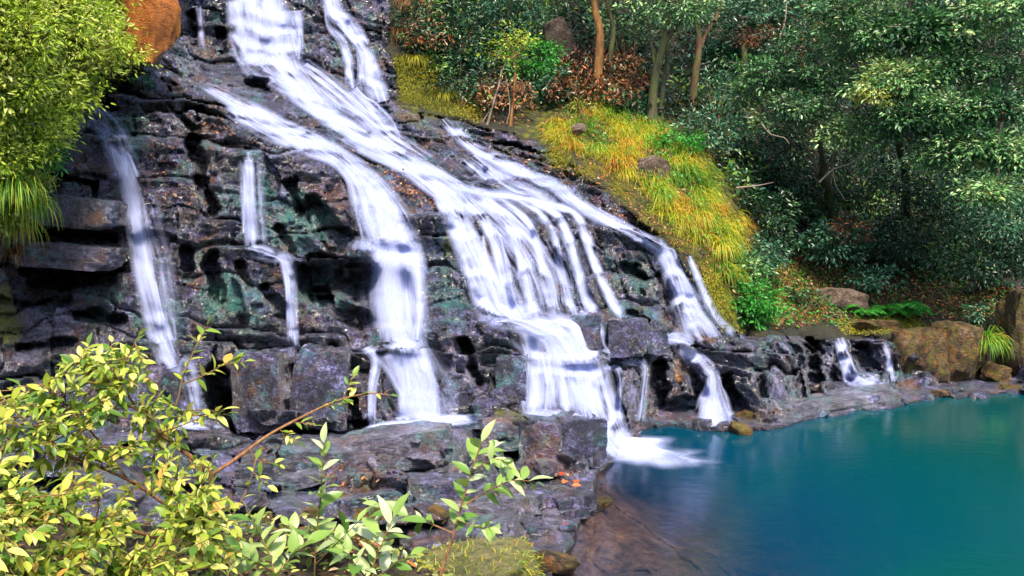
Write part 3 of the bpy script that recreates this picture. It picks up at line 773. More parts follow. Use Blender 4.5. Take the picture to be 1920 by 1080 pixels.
R_([(975,770,10),(1010,776,13),(1060,778,14),(1110,790,16)], alpha=.85, fade=(.2,.2), strands=0)
foam_patch('foam', 1180, 843, 112, 28, 0, f, 2.0, .16)
foam_patch('foam', 1230, 860, 130, 20, 0, f, .8, .0)
# 2 centre fall
f = fall('broad central waterfall dropping in tiers from the mossy lip to a foaming rock basin', 770, 780)
R_([(372,155,10),(430,185,17),(500,225,24),(570,262,28),(640,300,26),(690,345,30),(715,400,40),(735,455,48)], alpha=.85, fade=(.08,.08), hard=1.3)
R_([(640,290,20),(680,330,26),(712,380,32),(730,430,40),(738,470,50),(742,540,52),(745,600,54),(748,640,56)], alpha=.9, hard=1.3)
R_([(700,455,16),(742,458,58),(745,474,62)], alpha=.9, fade=(.3,.3), na=17)
R_([(740,520,26),(748,580,32),(752,640,36)], alpha=.85)
R_([(700,370,40),(735,460,66),(745,560,74),(752,650,70)], alpha=.38, na=25, strands=0, thin=1)
R_([(760,655,60),(785,720,70),(790,790,80)], alpha=.32, na=21, strands=0, thin=1)
R_([(725,640,50),(752,654,52),(768,700,40),(778,745,34),(785,790,40)], alpha=.95, hard=1.2)
R_([(690,650,18),(705,675,13),(698,730,10),(696,800,9)], alpha=.8)
R_([(770,655,40),(785,720,44),(790,790,52)], alpha=.6)
R_([(420,200,14),(500,250,18),(560,270,20)], alpha=.7)
R_([(640,262,14),(720,300,12),(770,330,12)], alpha=.5)
ribbon('foam', [(682,806,8),(730,800,15),(790,794,18),(850,788,15),(905,784,8)], f, alpha=1.5, lift=.06, fade=(.12,.2), strands=3)
ribbon('foam', [(740,782,16),(790,780,20),(840,778,14)], f, alpha=1.0, lift=.06, fade=(.3,.3), strands=2)
# 3 left fall
f = fall('pale misty waterfall at far left, starting beside the leafy bank', 350, 780)
R_([(165,175,22),(190,215,30),(215,255,32),(235,290,26)], alpha=.5, fade=(.3,.1), strands=1)
R_([(226,280,9),(236,310,15),(246,370,19),(254,430,21),(264,480,22)], alpha=.9, fade=(.08,.12), strands=2)
R_([(215,255,30),(250,360,42),(270,450,46),(295,560,44),(312,640,36)], alpha=.36, na=21, strands=0)
R_([(258,470,22),(270,530,20),(284,590,22),(300,640,26),(320,690,24)], alpha=.75, strands=2)
R_([(300,690,20),(330,684,32),(352,700,26),(365,750,18),(372,795,18)], alpha=.6, fade=(.2,.1), strands=0)
ribbon('foam', [(325,800,7),(370,797,13),(420,802,8)], f, alpha=1.3, lift=.06, fade=(.3,.3), strands=2)
# 4 thin thread
f = fall('thin broken thread of water left of the central waterfall', 548, 655)
R_([(462,285,14),(466,330,14),(470,400,16),(474,460,18)], alpha=.62)
R_([(465,463,14),(490,472,20),(515,482,14)], alpha=.85, fade=(.3,.3))
R_([(505,478,20),(540,492,16),(548,560,12),(550,620,12),(552,662,16)], alpha=.6)
R_([(470,300,26),(474,380,28),(480,460,26)], alpha=.3)
# 5 upper right fall
f = fall('small looping waterfall high above the ramp beside the yellow moss bank', 710, 195)
R_([(612,-50,16),(622,10,20),(645,45,16),(668,75,14),(690,105,18),(700,150,24),(715,190,26)], alpha=.95, fade=(.02,.1))
R_([(614,10,9),(620,50,9),(640,75,10),(652,110,11),(655,145,11),(660,165,12)], alpha=.7)
R_([(640,20,10),(668,50,11),(685,85,13)], alpha=.8)
R_([(655,165,12),(690,200,16),(720,235,18),(745,262,16)], alpha=.55)
# 6 right stream
f = fall('long narrow waterfall on the right skirting the foot of the grassy mound', 1310, 635)
R_([(832,222,12),(858,250,16),(890,278,16),(940,305,22),(990,330,18),(1035,345,16),(1075,375,18),(1110,398,18),(1165,428,16),(1215,452,16),(1245,475,18),(1262,520,20),(1282,570,26),(1300,615,32),(1315,640,36)], alpha=.95, fade=(.04,.06))
R_([(1240,475,14),(1275,530,18),(1300,590,22),(1335,635,24)], alpha=.6)
R_([(1292,480,8),(1312,530,9),(1335,580,11),(1352,605,11),(1378,628,12)], alpha=.8)
R_([(890,290,14),(950,335,18),(1010,365,16),(1045,392,14)], alpha=.6)
R_([(870,300,12),(930,345,16),(985,372,16)], alpha=.55)
R_([(1225,632,18),(1265,632,22),(1300,642,22)], alpha=.7, fade=(.3,.3))
# 7 spout
f = fall('short waterfall sliding down a slanted slab and opening like a skirt into the pool', 1340, 790)
R_([(1272,648,10),(1298,668,18),(1320,690,20),(1335,708,12),(1334,745,20),(1338,800,38)], alpha=.9, fade=(.1,.02), hard=1.4)
R_([(1333,706,8),(1330,750,18),(1334,800,30)], alpha=.8, fade=(.05,.02))
foam_patch('foam', 1348, 800, 60, 11, 0, f, 1.6, .05)
# 8, 9 small falls over the low wall
f = fall('short bright white spout over the low rock wall across the pool', 1600, 715)
R_([(1572,634,14),(1578,650,14),(1588,685,15),(1600,716,20)], alpha=1.0, fade=(.1,.05), hard=1.4)
R_([(1595,708,22),(1622,714,22),(1650,716,12)], alpha=.9, fade=(.2,.3))
f = fall('faint thin trickle right of the bright spout on the low rock wall', 1668, 712)
R_([(1655,642,9),(1663,660,9),(1668,690,8),(1672,716,11)], alpha=.7)
# 10 trickle top
f = fall('faint trickle under the rocks right of the orange boulder', 376, 85)
R_([(374,10,9),(376,50,9),(380,95,11)], alpha=.45)
# ------------------------------------------------------------------ vegetation helpers
def nrm(v): return v / (np.linalg.norm(v, axis=-1, keepdims=True) + 1e-9)

def leaf_arrays(C, A, Nn, L, wr=.42, fold=.18, droop=.15):
    """six-point folded leaves: base C, axis A, normal Nn, length L"""
    C = np.asarray(C); A = nrm(A); S = nrm(np.cross(A, Nn)); U = np.cross(S, A)
    L = np.asarray(L)[:, None]; wd = L * wr * .5
    tip = C + A * L - U * L * droop
    r1 = C + A * L * .33 + S * wd + U * wd * fold; r2 = C + A * L * .7 + S * wd * .75 + U * (wd * fold - L * droop * .4)
    l1 = C + A * L * .33 - S * wd + U * wd * fold; l2 = C + A * L * .7 - S * wd * .75 + U * (wd * fold - L * droop * .4)
    V = np.stack([C, r1, r2, tip, l2, l1], 1)
    n = len(C); b = np.arange(n)[:, None] * 6
    q = np.concatenate([b + np.array([[0, 1, 2, 3]]), b + np.array([[0, 3, 4, 5]])])
    return V.reshape(-1, 3), q

def leaves_mesh(name, C, A, Nn, L, mat, root=(0, 0, 0), tint=None, **kw):
    V, q = leaf_arrays(C, A, Nn, L, **kw)
    t = rng.random(len(C)) if tint is None else tint
    return mesh_np(name, V - np.array(root), [q], mat, {'tint': np.repeat(t, 6)}, smooth=False)

def tube_arrays(pts, rad, sides=6):
    P = np.asarray(pts, float); r = np.asarray(rad, float) * np.ones(len(P))
    T = nrm(np.gradient(P, axis=0))
    ref = np.array([.31, .92, .23]); S = nrm(np.cross(T, ref)); U = np.cross(T, S)
    a = np.linspace(0, 2 * np.pi, sides, endpoint=False)
    V = P[:, None] + r[:, None, None] * (np.cos(a)[None, :, None] * S[:, None] + np.sin(a)[None, :, None] * U[:, None])
    q = np.arange(len(P) * sides).reshape(len(P), sides); qn = np.roll(q, -1, 1)
    F_ = np.stack([q[:-1], qn[:-1], qn[1:], q[1:]], -1).reshape(-1, 4)
    return V.reshape(-1, 3), F_

def tubes_mesh(name, tubes, mat, root=(0, 0, 0), sides=6):
    Vs, Fs, o = [], [], 0
    for p, r in tubes:
        v, f_ = tube_arrays(p, r, sides); Vs.append(v); Fs.append(f_ + o); o += len(v)
    return mesh_np(name, np.vstack(Vs) - np.array(root), [np.vstack(Fs)], mat)

def wiggle(a, b, n, amp):
    t = np.linspace(0, 1, n)[:, None]
    p = np.asarray(a) * (1 - t) + np.asarray(b) * t
    j = rng.normal(0, amp, (n, 3)) * np.sin(np.pi * t)
    return p + np.cumsum(j, 0) * .5

def rdir(n):
    return nrm(rng.normal(0, 1, (n, 3)))

def crown_leaves(centre, rad, nclump, per, clump_r, leaf, up=.6, shell=.45, flat=.6, loose=.18):
    """leaf clumps spread through an ellipsoid; returns leaf arrays and clump centres"""
    d = rdir(nclump); r = (shell + (1 - shell) * rng.random(nclump)) ** .6
    cc = np.asarray(centre) + d * r[:, None] * np.asarray(rad) * (1 + loose * rng.normal(0, 1, (nclump, 1)))
    k = np.repeat(np.arange(nclump), per)
    dl = rdir(len(k)); dl[:, 2] *= flat
    C = cc[k] + dl * clump_r * (rng.random((len(k), 1)) ** .5) * (.6 + .8 * rng.random(nclump))[k][:, None]
    A = nrm(dl + .5 * d[k] + np.array([0, 0, -.15]) + .35 * rdir(len(k)))
    Nn = nrm(np.array([0, 0, up]) + .5 * rdir(len(k)) + .25 * d[k])
    L = leaf * (.6 + .8 * rng.random(len(k)))
    tint = np.clip(.38 * rng.random(len(k)) + .62 * (rng.random(nclump) ** 1.3)[k], 0, 1)
    return C, A, Nn, L, tint, cc

# leaf colours
LM = {
 'silver': leaf_material('silver_green_leaf', [(.0, (.005, .03, .012)), (.3, (.03, .12, .035)), (.6, (.15, .34, .10)), (.87, (.44, .58, .23)), (1, (.64, .62, .22))], .38, .22, spec=.75),
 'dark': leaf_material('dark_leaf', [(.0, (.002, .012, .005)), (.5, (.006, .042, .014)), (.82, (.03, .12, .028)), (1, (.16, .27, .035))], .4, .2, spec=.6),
 'teal': leaf_material('blue_green_leaf', [(.0, (.006, .042, .022)), (.45, (.025, .115, .055)), (.8, (.10, .24, .12)), (1, (.30, .42, .22))], .38, .2, spec=.7),
 'bright': leaf_material('bright_leaf', [(.0, (.05, .13, .006)), (.25, (.19, .32, .012)), (.6, (.44, .55, .035)), (1, (.68, .70, .2))], .45, .35),
 'vivid': leaf_material('vivid_leaf', [(.0, (0.012, 0.12, 0.012)), (.5, (0.036, 0.264, 0.024)), (1, (0.12, 0.432, 0.06))], .45, .35),
 'olive': leaf_material('olive_leaf', [(.0, (.09, .10, .01)), (.35, (.22, .26, .03)), (.7, (.42, .44, .08)), (1, (.6, .58, .24))], .45, .35),
 'autumn': leaf_material('fallen_leaf', [(.0, (.03, .012, .006)), (.45, (.10, .036, .012)), (.75, (.22, .07, .018)), (.93, (.38, .13, .025)), (1, (.45, .30, .18))], .6, .15),
 'red': leaf_material('red_leaf', [(.0, (.45, .03, .015)), (.6, (.6, .06, .02)), (1, (.6, .22, .04))], .5, .2, True),
 'fg': leaf_material('yellow_green_leaf', [(.0, (.06, .14, .012)), (.3, (.18, .29, .025)), (.65, (.42, .47, .05)), (.93, (.62, .6, .15)), (1, (.5, .28, .05))], .4, .38),
 'fgo': leaf_material('yellow_green_leaf_single', [(.0, (.06, .14, .012)), (.3, (.18, .29, .025)), (.65, (.42, .47, .05)), (.93, (.62, .6, .15)), (1, (.5, .28, .05))], .4, .38, True),
  'sapo': leaf_material('pale_green_leaf_single', [(.0, (.10, .22, .03)), (.4, (.24, .36, .07)), (.8, (.38, .47, .18)), (1, (.5, .56, .34))], .38, .32, True),
 'grass': leaf_material('golden_grass', [(.0, (.06, .17, .006)), (.3, (.20, .33, .012)), (.55, (.46, .47, .02)), (.8, (.6, .42, .022)), (1, (.45, .17, .02))], .6, .35),
 'grassg': leaf_material('green_grass', [(.0, (0.0405, 0.162, 0.0081)), (.5, (0.149, 0.351, 0.0162)), (.85, (0.405, 0.486, 0.027)), (1, (0.567, 0.378, 0.0405))], .6, .35),
 'mossy': leaf_material('yellow_moss', [(.0, (0.08, 0.096, 0.0048)), (.5, (0.24, 0.24, 0.0096)), (1, (0.448, 0.384, 0.016))], .7, .3),
 'straw': leaf_material('dry_straw_grass', [(.0, (.12, .045, .01)), (.5, (.30, .12, .02)), (1, (.45, .25, .07))], .7, .3),
}
BK = {
 'brown': bark_material('brown_bark', (.035, .02, .01), (.11, .055, .022), (.2, .12, .06)),
 'orange': bark_material('orange_bark', (.05, .022, .008), (.2, .085, .018), (.34, .17, .04)),
 'mossb': bark_material('mossy_bark', (.02, .02, .01), (.06, .055, .02), (.16, .14, .06)),
 'twig': bark_material('twig_bark', (.12, .05, .02), (.26, .12, .05), (.36, .2, .1), 40),
 'dead': bark_material('dead_twig', (.16, .10, .075), (.28, .2, .16), (.4, .31, .26), 30),
}

def shrub(label, px, py, Y, rx, ry, n, leaf, mat, group=None, name='shrub', base=None, clump=.22, per=18, cat='shrub', up=.6, shell=.3, wr=.42, bark='brown', thick=.018, loose=.18):
    """px,py,rx,ry in photo pixels at distance Y; stands on the ground below it"""
    c = W(px, py, Y); s = Y / F
    b = ground(*base) if base else np.array([c[0], c[1] + .1, c[2] - ry * s * 1.05])
    r = thing(name, label, cat, b, group)
    rad = np.array([rx * s, max(.35, .5 * (rx + ry) * s * .8), ry * s])
    C, A, Nn, L, t, cc = crown_leaves(c, rad, max(4, n // per), per, clump * (rx + ry) * s * .5 + leaf, leaf, up, shell, .6, loose)
    obj('foliage', leaves_mesh('foliage', C, A, Nn, L, LM[mat], b, t, wr=wr), r)
    tb_ = []
    pick = cc[rng.permutation(len(cc))[:min(len(cc), 16)]]
    for q in pick:
        p = wiggle(b, q, 7, .03 * rad.mean())
        tb_.append((p, np.linspace(thick, thick * .25, 7)))
    obj('stem', tubes_mesh('stem', tb_, BK[bark], b, 5), r)
    return r

def blades(name, B, D_, L, wd, mat, root, droop=1.0, seg=4, tint=None):
    """arching grass blades: base B, start direction D_, length L"""
    n = len(B); t = np.linspace(0, 1, seg + 1)
    D_ = nrm(D_); hor = D_.copy(); hor[:, 2] = 0; hor = nrm(hor + 1e-4)
    P = [B]; dcur = D_.copy()
    for k in range(seg):
        dcur = nrm(dcur + np.array([0, 0, -1]) * droop * (k + .6) / seg * (.5 + rng.random((n, 1))) * .9)
        P.append(P[-1] + dcur * (L / seg)[:, None])
    P = np.stack(P, 1)
    S = nrm(np.cross(hor, np.array([0, 0, 1.0])) + .5 * rdir(n))
    ww = wd * (1 - t ** 1.6) + wd * .04
    V = np.stack([P - S[:, None] * ww[None, :, None], P + S[:, None] * ww[None, :, None]], 2)   # n,seg+1,2,3
    b = np.arange(n)[:, None] * (seg + 1) * 2
    q = np.concatenate([b + np.array([[2 * k, 2 * k + 1, 2 * k + 3, 2 * k + 2]]) for k in range(seg)])
    tt = rng.random(n) if tint is None else tint
    return mesh_np(name, V.reshape(-1, 3) - np.array(root), [q], mat, {'tint': np.repeat(tt, (seg + 1) * 2)}, smooth=True)

def sample_poly(poly, n):
    P = np.array(poly); out = np.zeros((0, 2))
    while len(out) < n:
        q = P.min(0) + rng.random((n * 2, 2)) * (P.max(0) - P.min(0))
        out = np.vstack([out, q[inpoly(q[:, 0], q[:, 1], poly)]])
    return out[:n]

def grass_on(name, label, poly, n, L, wd, mat, droop=1.0, out=.5, kind='stuff', clumps=0):
    q = sample_poly(poly, n)
    if clumps:
        cq = sample_poly(poly, clumps); k_ = rng.integers(0, clumps, n)
        o2 = rng.normal(0, 1, (n, 2)) * np.array([9, 6]); q = cq[k_] + o2
    B = ground(q[:, 0], q[:, 1]); Nn = gnormal(q[:, 0], q[:, 1])
    Dd = Nn * out + np.array([0, -.25, .55]) + .45 * rdir(n)
    if clumps: Dd = Dd + np.stack([o2[:, 0] * .08, o2[:, 1] * .0, 0 * o2[:, 0]], -1)
    tn = np.clip(.48 + (.5 * (rng.random(clumps)[k_] - .5) if clumps else 0) + .5 * vnoise(B * 1.1, 8) + .35 * vnoise(B * 3.1, 9) + .18 * rng.normal(0, 1, n), 0, 1)
    o = obj(name, blades(name, B - Nn * .02, Dd, L * (.5 + rng.random(n)), wd, LM[mat], (0, 0, 0), droop, 4, tn))
    return tag(o, label, 'grass', None, kind)

def tuft(label, px, py, L, n, mat, spread=.12, droop=1.6, group='grass tufts hanging on the banks', lean=(0, -.6, .8), wd=.008, Y=None):
    b = ground(px, py) if Y is None else W(px, py, Y)
    d = rdir(n); d[:, 2] = np.abs(d[:, 2])
    B = b + d * spread * rng.random((n, 1)) * np.array([1, .6, .4])
    o = obj('grass_tuft', blades('grass_tuft', B, d + np.array(lean), L * (.5 + .7 * rng.random(n)), wd, LM[mat], b, droop, 5), None, [float(v) for v in b])
    return tag(o, label, 'grass', group)

def litter(name, label, polys, mat='autumn', size=.07, lift=.012):
    q = np.vstack([sample_poly(p, n) for p, n in polys]); n = len(q)
    B = ground(q[:, 0], q[:, 1]); Nn = nrm(gnormal(q[:, 0], q[:, 1]) + .45 * rdir(n))
    A = nrm(np.cross(Nn, rdir(n)))
    me = leaves_mesh(name, B + Nn * lift, A, Nn, size * (.6 + .9 * rng.random(n)), LM[mat], (0, 0, 0), None, wr=.6, droop=-.12)
    return tag(obj(name, me), label, 'leaves', None, 'stuff')

def frond(P, D_, L, mat, root, pin=16, wid=.28):
    """one fern frond: arching rib with tapering leaflets"""
    t = np.linspace(0, 1, pin + 1); hor = nrm(np.array([D_[0], D_[1], 0.0]))
    rib = P + np.outer(t * L, hor) * .9 + np.outer(np.sin(t * 2.2) * L * .42 * max(.3, D_[2]), [0, 0, 1]) - np.outer(t ** 2.5 * L * .25, [0, 0, 1])
    T = nrm(np.gradient(rib, axis=0)); S = nrm(np.cross(T, [0, 0, 1.0]))
    ln = L * wid * np.sin(np.pi * (t * .86 + .14)) ** .8
    C = np.vstack([rib[1:], rib[1:]]); A = np.vstack([S[1:] + .45 * T[1:], -S[1:] + .45 * T[1:]])
    A[:, 2] -= .15
    V, q = leaf_arrays(C, A, np.tile([0, 0, 1.0], (len(C), 1)) + .1 * rdir(len(C)), np.r_[ln[1:], ln[1:]] + .01, wr=.34)
    tv, tq = tube_arrays(rib, np.linspace(.008, .003, len(rib)), 5)
    t_ = np.r_[np.repeat(rng.random(len(C)), 6), np.full(len(tv), .3)]
    return mesh_np('frond', np.vstack([V, tv]) - np.array(root), [np.vstack([q, tq + len(V)])], mat, {'tint': t_}, smooth=False)

def fern(label, px, py, L, n, mat='vivid', group='ferns on the slope', Y=None):
    b = ground(px, py) if Y is None else W(px, py, Y)
    r = thing('fern', label, 'fern', b, group)
    for k in range(n):
        a = 2 * math.pi * (k + .4 * random.random()) / n
        d = np.array([math.cos(a), math.sin(a) * .8 - .35, .5 + .5 * random.random()])
        obj('frond', frond(b + [0, 0, .02], d, L * random.uniform(.7, 1.15), LM[mat], b), r)
    return r

def rock_mesh(size, seed, mat, sub=2, boxy=.75, rough=.10):
    """broken block: rounded box, faceted by planes and noise"""
    bm = bmesh.new()
    bmesh.ops.create_cube(bm, size=2)
    bmesh.ops.subdivide_edges(bm, edges=bm.edges[:], cuts=8 + sub * 2, use_grid_fill=True)
    V = np.array([v.co[:] for v in bm.verts])
    sph = nrm(V)
    V = V * boxy + sph * (1 - boxy) * 1.25
    r2 = np.random.default_rng(seed)
    for _ in range(16):
        n_ = nrm(r2.normal(0, 1, 3) * np.array([1, 1, 1.2])); h = (.78 + .4 * r2.random()) * (boxy * np.abs(n_).sum() * .72 + (1 - boxy) * 1.0) if boxy < .94 else (.95 + .35 * r2.random()) * .82 * np.abs(n_).sum()
        d = V @ n_; V = V - np.outer(np.maximum(d - h, 0), n_)
    V = V + nrm(V) * (rough * .7 * fbm(V * 1.6 + seed * 3.7, 4, seed)[:, None] + rough * .35 * fbm(V * 6 + seed, 3, seed + 4)[:, None])
    st_ = fbm(V * 2.3 + seed * 1.3, 3, seed + 9); V = V + nrm(V) * (.05 * np.round(st_ * 6) / 2 + .035 * fbm(V * 7 + seed, 3, seed + 12))[:, None]
    V = V * np.asarray(size) * .5
    for v, c in zip(bm.verts, V): v.co = c
    me = bpy.data.meshes.new('rock'); bm.to_mesh(me); bm.free()
    me.polygons.foreach_set('use_smooth', np.ones(len(me.polygons), bool))
    me.set_sharp_from_angle(angle=math.radians(24))
    me.materials.append(mat)
    return me

def rock(name, px, py, Y, wpx, hpx, dm, seed, mat, rot=0, parent=None, boxy=.75, tilt=0):
    c = W(px, py, Y); s = Y / F
    o = obj(name, rock_mesh((wpx * s, dm, hpx * s), seed, mat, boxy=boxy), parent, [float(v) for v in c])
    o.rotation_euler = (0, math.radians(tilt), math.radians(rot))
    return o
def boulder(label, *a, **k):
    return tag(rock('boulder', *a, **k), label, 'boulder', 'loose boulders and rocks')
# ------------------------------------------------------------------ rocks that stand out from the cliff (fixed blocks)
for a in [(1090,622,15.0,62,66,.5,1,8,.97,0),(1178,632,15.45,70,66,.6,2,-10,.99,0),(1225,640,15.8,40,48,.45,3,12,.95,0),
          (498,728,12.9,96,136,.9,10,-6,.97,-4),(603,724,12.95,100,140,.9,11,7,.98,3),(960,710,13.45,56,84,.6,14,-5,.97,0),
          (130,480,13.75,170,44,.8,19,4,.98,5),(140,398,14.0,160,58,.8,20,-4,.98,6)]:
    px, py, Y, wp_, hp, dm, sd_, rz, bx, tl = a
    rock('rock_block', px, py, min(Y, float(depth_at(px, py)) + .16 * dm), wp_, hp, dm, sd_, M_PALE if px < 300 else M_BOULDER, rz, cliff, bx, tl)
for a in [(740,842,11.3,210,70,.7,31,6,.95,-6),(1085,830,12.9,84,104,.7,16,12,.95,0),(1015,835,12.3,74,96,.7,17,-8,.95,0),(955,815,12.5,100,60,.7,18,5,.9,0),(620,862,11.2,170,56,.8,33,4,.95,4),(1010,940,10.9,150,44,.8,35,-8,.9,4),(900,1000,9.8,160,60,.7,37,5,.92,0)]:
    px, py, Y, wp_, hp, dm, sd_, rz, bx, tl = a
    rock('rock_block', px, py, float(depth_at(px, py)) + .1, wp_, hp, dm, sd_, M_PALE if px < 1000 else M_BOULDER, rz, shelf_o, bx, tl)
SHORE = [(1112,880),(1118,930),(1108,965),(1085,1012),(1050,1060),(1195,806),(1250,798),(1300,796),(1390,806),(1430,803),(1500,788),(1560,774),(1640,758),(1720,744),(1780,740),(1850,738),(1915,742)]
sp = catmull([(x, y, 0) for x, y in SHORE[:5]], 16); sp2 = catmull([(x, y, 0) for x, y in SHORE[5:]], 15)
smesh = [rock_mesh((1, 1, 1), 400 + k, [M_BOULDER, M_BROWNROCK][k == 5], 0, .6) for k in range(6)]
for k, (x, y, _) in enumerate(np.vstack([sp, sp2])):
    if rng.random() < .45: continue
    x += rng.normal(0, 12); y += rng.normal(0, 7)
    g = ground(x, y); s_ = .07 + .3 * rng.random() ** 2 * (1.4 if rng.random() < .15 else 1)
    o = obj('stone', smesh[k % 6], shelf_o if x < 1130 else cliff, [float(v) for v in (g[0], g[1], max(g[2], -.04) + s_ * .08)])
    o.scale = (s_ * rng.uniform(.8, 1.5), s_, s_ * rng.uniform(.45, .8)); o.rotation_euler = (rng.normal(0, .15), rng.normal(0, .15), rng.uniform(0, 6.28))
_sh = np.vstack([sample_poly([(440,830),(700,850),(1080,880),(1100,960),(1040,1060),(700,1070),(460,1000)], 46)])
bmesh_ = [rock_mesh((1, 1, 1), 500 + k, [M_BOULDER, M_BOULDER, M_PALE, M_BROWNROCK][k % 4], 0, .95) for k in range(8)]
for k, (x, y) in enumerate(_sh):
    g = ground(x, y); s_ = .16 + .42 * rng.random() ** 2
    o = obj('rock_block', bmesh_[k % 8], shelf_o, [float(v) for v in (g[0], g[1], g[2] + s_ * .02)])
    o.scale = (s_ * rng.uniform(1., 1.9), s_ * rng.uniform(.8, 1.3), s_ * rng.uniform(.35, .7)); o.rotation_euler = (rng.normal(0, .14), rng.normal(0, .14), rng.normal(.2, .5))
# ------------------------------------------------------------------ loose boulders
boulder('big bright orange weathered boulder at the top edge above the left bank', 272, 26, 14.7, 88, 185, .85, 81, M_OCHRE, -20, boxy=.8, tilt=7)
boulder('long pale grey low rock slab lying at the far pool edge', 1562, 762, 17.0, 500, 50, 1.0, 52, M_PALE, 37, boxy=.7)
boulder('small dark red brown rock beside the skirt-shaped fall', 1402, 786, 15.9, 40, 32, .4, 53, M_BROWNROCK, 10, boxy=.5)
boulder('brown boulder streaked with moss at the end of the low wall', 1728, 668, 19.5, 96, 96, 1.0, 154, M_BROWNROCK, 20, boxy=.8)
boulder('rounder golden brown rock right of the streaked boulder on the low wall', 1788, 660, 19.75, 86, 104, 1.0, 155, M_BROWNROCK, -14, boxy=.7, tilt=6)
boulder('mossy wedge of rock leaning right of the large brown boulder', 1820, 668, 19.8, 50, 66, .6, 55, M_BROWNROCK, -20, boxy=.7, tilt=25)
boulder('tall brown rock column cut by the right picture edge', 1910, 630, 20.2, 62, 170, 1.0, 56, M_BROWNROCK, 6, boxy=.9)
boulder('pale grey pink stone on the slope behind the low wall', 1575, 562, 21.4, 90, 44, .7, 57, M_DRYROCK, 8, boxy=.6)
boulder('pale tan stone poking out of the golden grass mound', 1220, 320, float(depth_at(1220, 322)) - .08, 62, 66, .5, 58, M_DRYROCK, 20, boxy=.7)
boulder('small round pale stone at the top of the golden mound', 1086, 243, 20.3, 26, 20, .25, 59, M_DRYROCK, 0, boxy=.4)
boulder('brown leaning rock in the shade behind the ferns', 1045, 75, 24.4, 60, 70, .7, 60, M_DRYROCK, 15, boxy=.75, tilt=-30)
boulder('flat moss covered rock on the bank behind the low wall', 1640, 608, 20.6, 80, 22, .5, 62, M_BROWNROCK, 0, boxy=.6)
boulder('low brown stone carrying red leaves at the right pool edge', 1900, 733, 18.6, 56, 22, .5, 63, M_BROWNROCK, 0, boxy=.5)
boulder('small mossy stone below the grass tuft at right', 1868, 700, 19.6, 60, 34, .5, 64, M_BROWNROCK, 12, boxy=.55)
mb_ = boulder('moss and straw covered boulder at the bottom edge below the saplings', 895, 1104, 5.4, 240, 110, .8, 65, rock_material('mossy_boulder', [(.05, .05, .015), (.14, .13, .04), (.24, .21, .08), (.34, .28, .16)], False, .8, .8, .36, .5, 0), 10, boxy=.55)

_p = [(v.co.copy(), v.normal.copy()) for v in mb_.data.vertices if v.normal.z > .1]
_k = rng.integers(0, len(_p), 1500)
_B = np.array([_p[k][0][:] for k in _k]) + rng.normal(0, .02, (1500, 3)) * np.array([1, 1, .3]); _N = np.array([_p[k][1][:] for k in _k])
o = obj('moss', blades('moss', _B - _N * .01, _N + .6 * rdir(1500), .05 * (.4 + rng.random(1500)), .003, LM['grass'], (0, 0, 0), .8, 3), mb_); o['kind'] = 'stuff'

# ------------------------------------------------------------------ near bank under the bush
bxg = np.arange(-7, 2.2, .08); byg = np.arange(.4, 8.2, .08)
BX, BY = np.meshgrid(bxg, byg)
bz = 1.72 - .55 * sstep(-1.6, .6, BX) - 1.9 * sstep(.5, 1.9, BX) - 1.5 * sstep(5.0, 7.2, BY)
Pb = np.stack([BX, BY, bz], -1).reshape(-1, 3)
bz = bz + .18 * fbm(Pb * np.array([1, 1, 0]) * 1.1, 5, 70).reshape(BX.shape)
ii = np.arange(BX.size).reshape(BX.shape)
bq = np.stack([ii[:-1, :-1], ii[:-1, 1:], ii[1:, 1:], ii[1:, :-1]], -1).reshape(-1, 4)
o = obj('near_bank', mesh_np('near_bank', np.stack([BX, BY, bz], -1).reshape(-1, 3), [bq], rock_material('bank_earth', [(.03, .018, .01), (.07, .045, .025), (.12, .09, .05), (.18, .15, .1)], False, .8, 1, .3, .42, 0)))
tag(o, 'mossy earth bank in front, below the yellow green bush', None, None, 'structure')
_n = 5200
_x = rng.uniform(-4.2, .5, _n); _y = rng.uniform(3.2, 6.2, _n); _z = bil(bz, bxg, byg, _x, _y) + .01 + .10 * rng.random(_n) ** 2
o = obj('ground_cover', leaves_mesh('ground_cover', np.stack([_x, _y, _z], -1), rdir(_n) * np.array([1, 1, .4]), nrm(np.array([0, 0, 1.0]) + .4 * rdir(_n)), .045 * (.5 + rng.random(_n)), LM['olive'], wr=.5))
tag(o, 'small olive leaves carpeting the near bank under the bush', 'ground cover', None, 'stuff')
_x = rng.uniform(-4.2, .5, 1500); _y = rng.uniform(3.2, 6.2, 1500); _z = bil(bz, bxg, byg, _x, _y) + .02
o = obj('fallen_leaves', leaves_mesh('fallen_leaves', np.stack([_x, _y, _z], -1), rdir(1500) * np.array([1, 1, .2]), nrm(np.array([0, 0, 1.0]) + .3 * rdir(1500)), .06 * (.5 + rng.random(1500)), LM['autumn'], wr=.5))
tag(o, 'brown fallen leaves on the near bank', 'leaves', None, 'stuff')
def bank_z(x, y): return float(bil(bz, bxg, byg, np.array([x]), np.array([y]))[0])

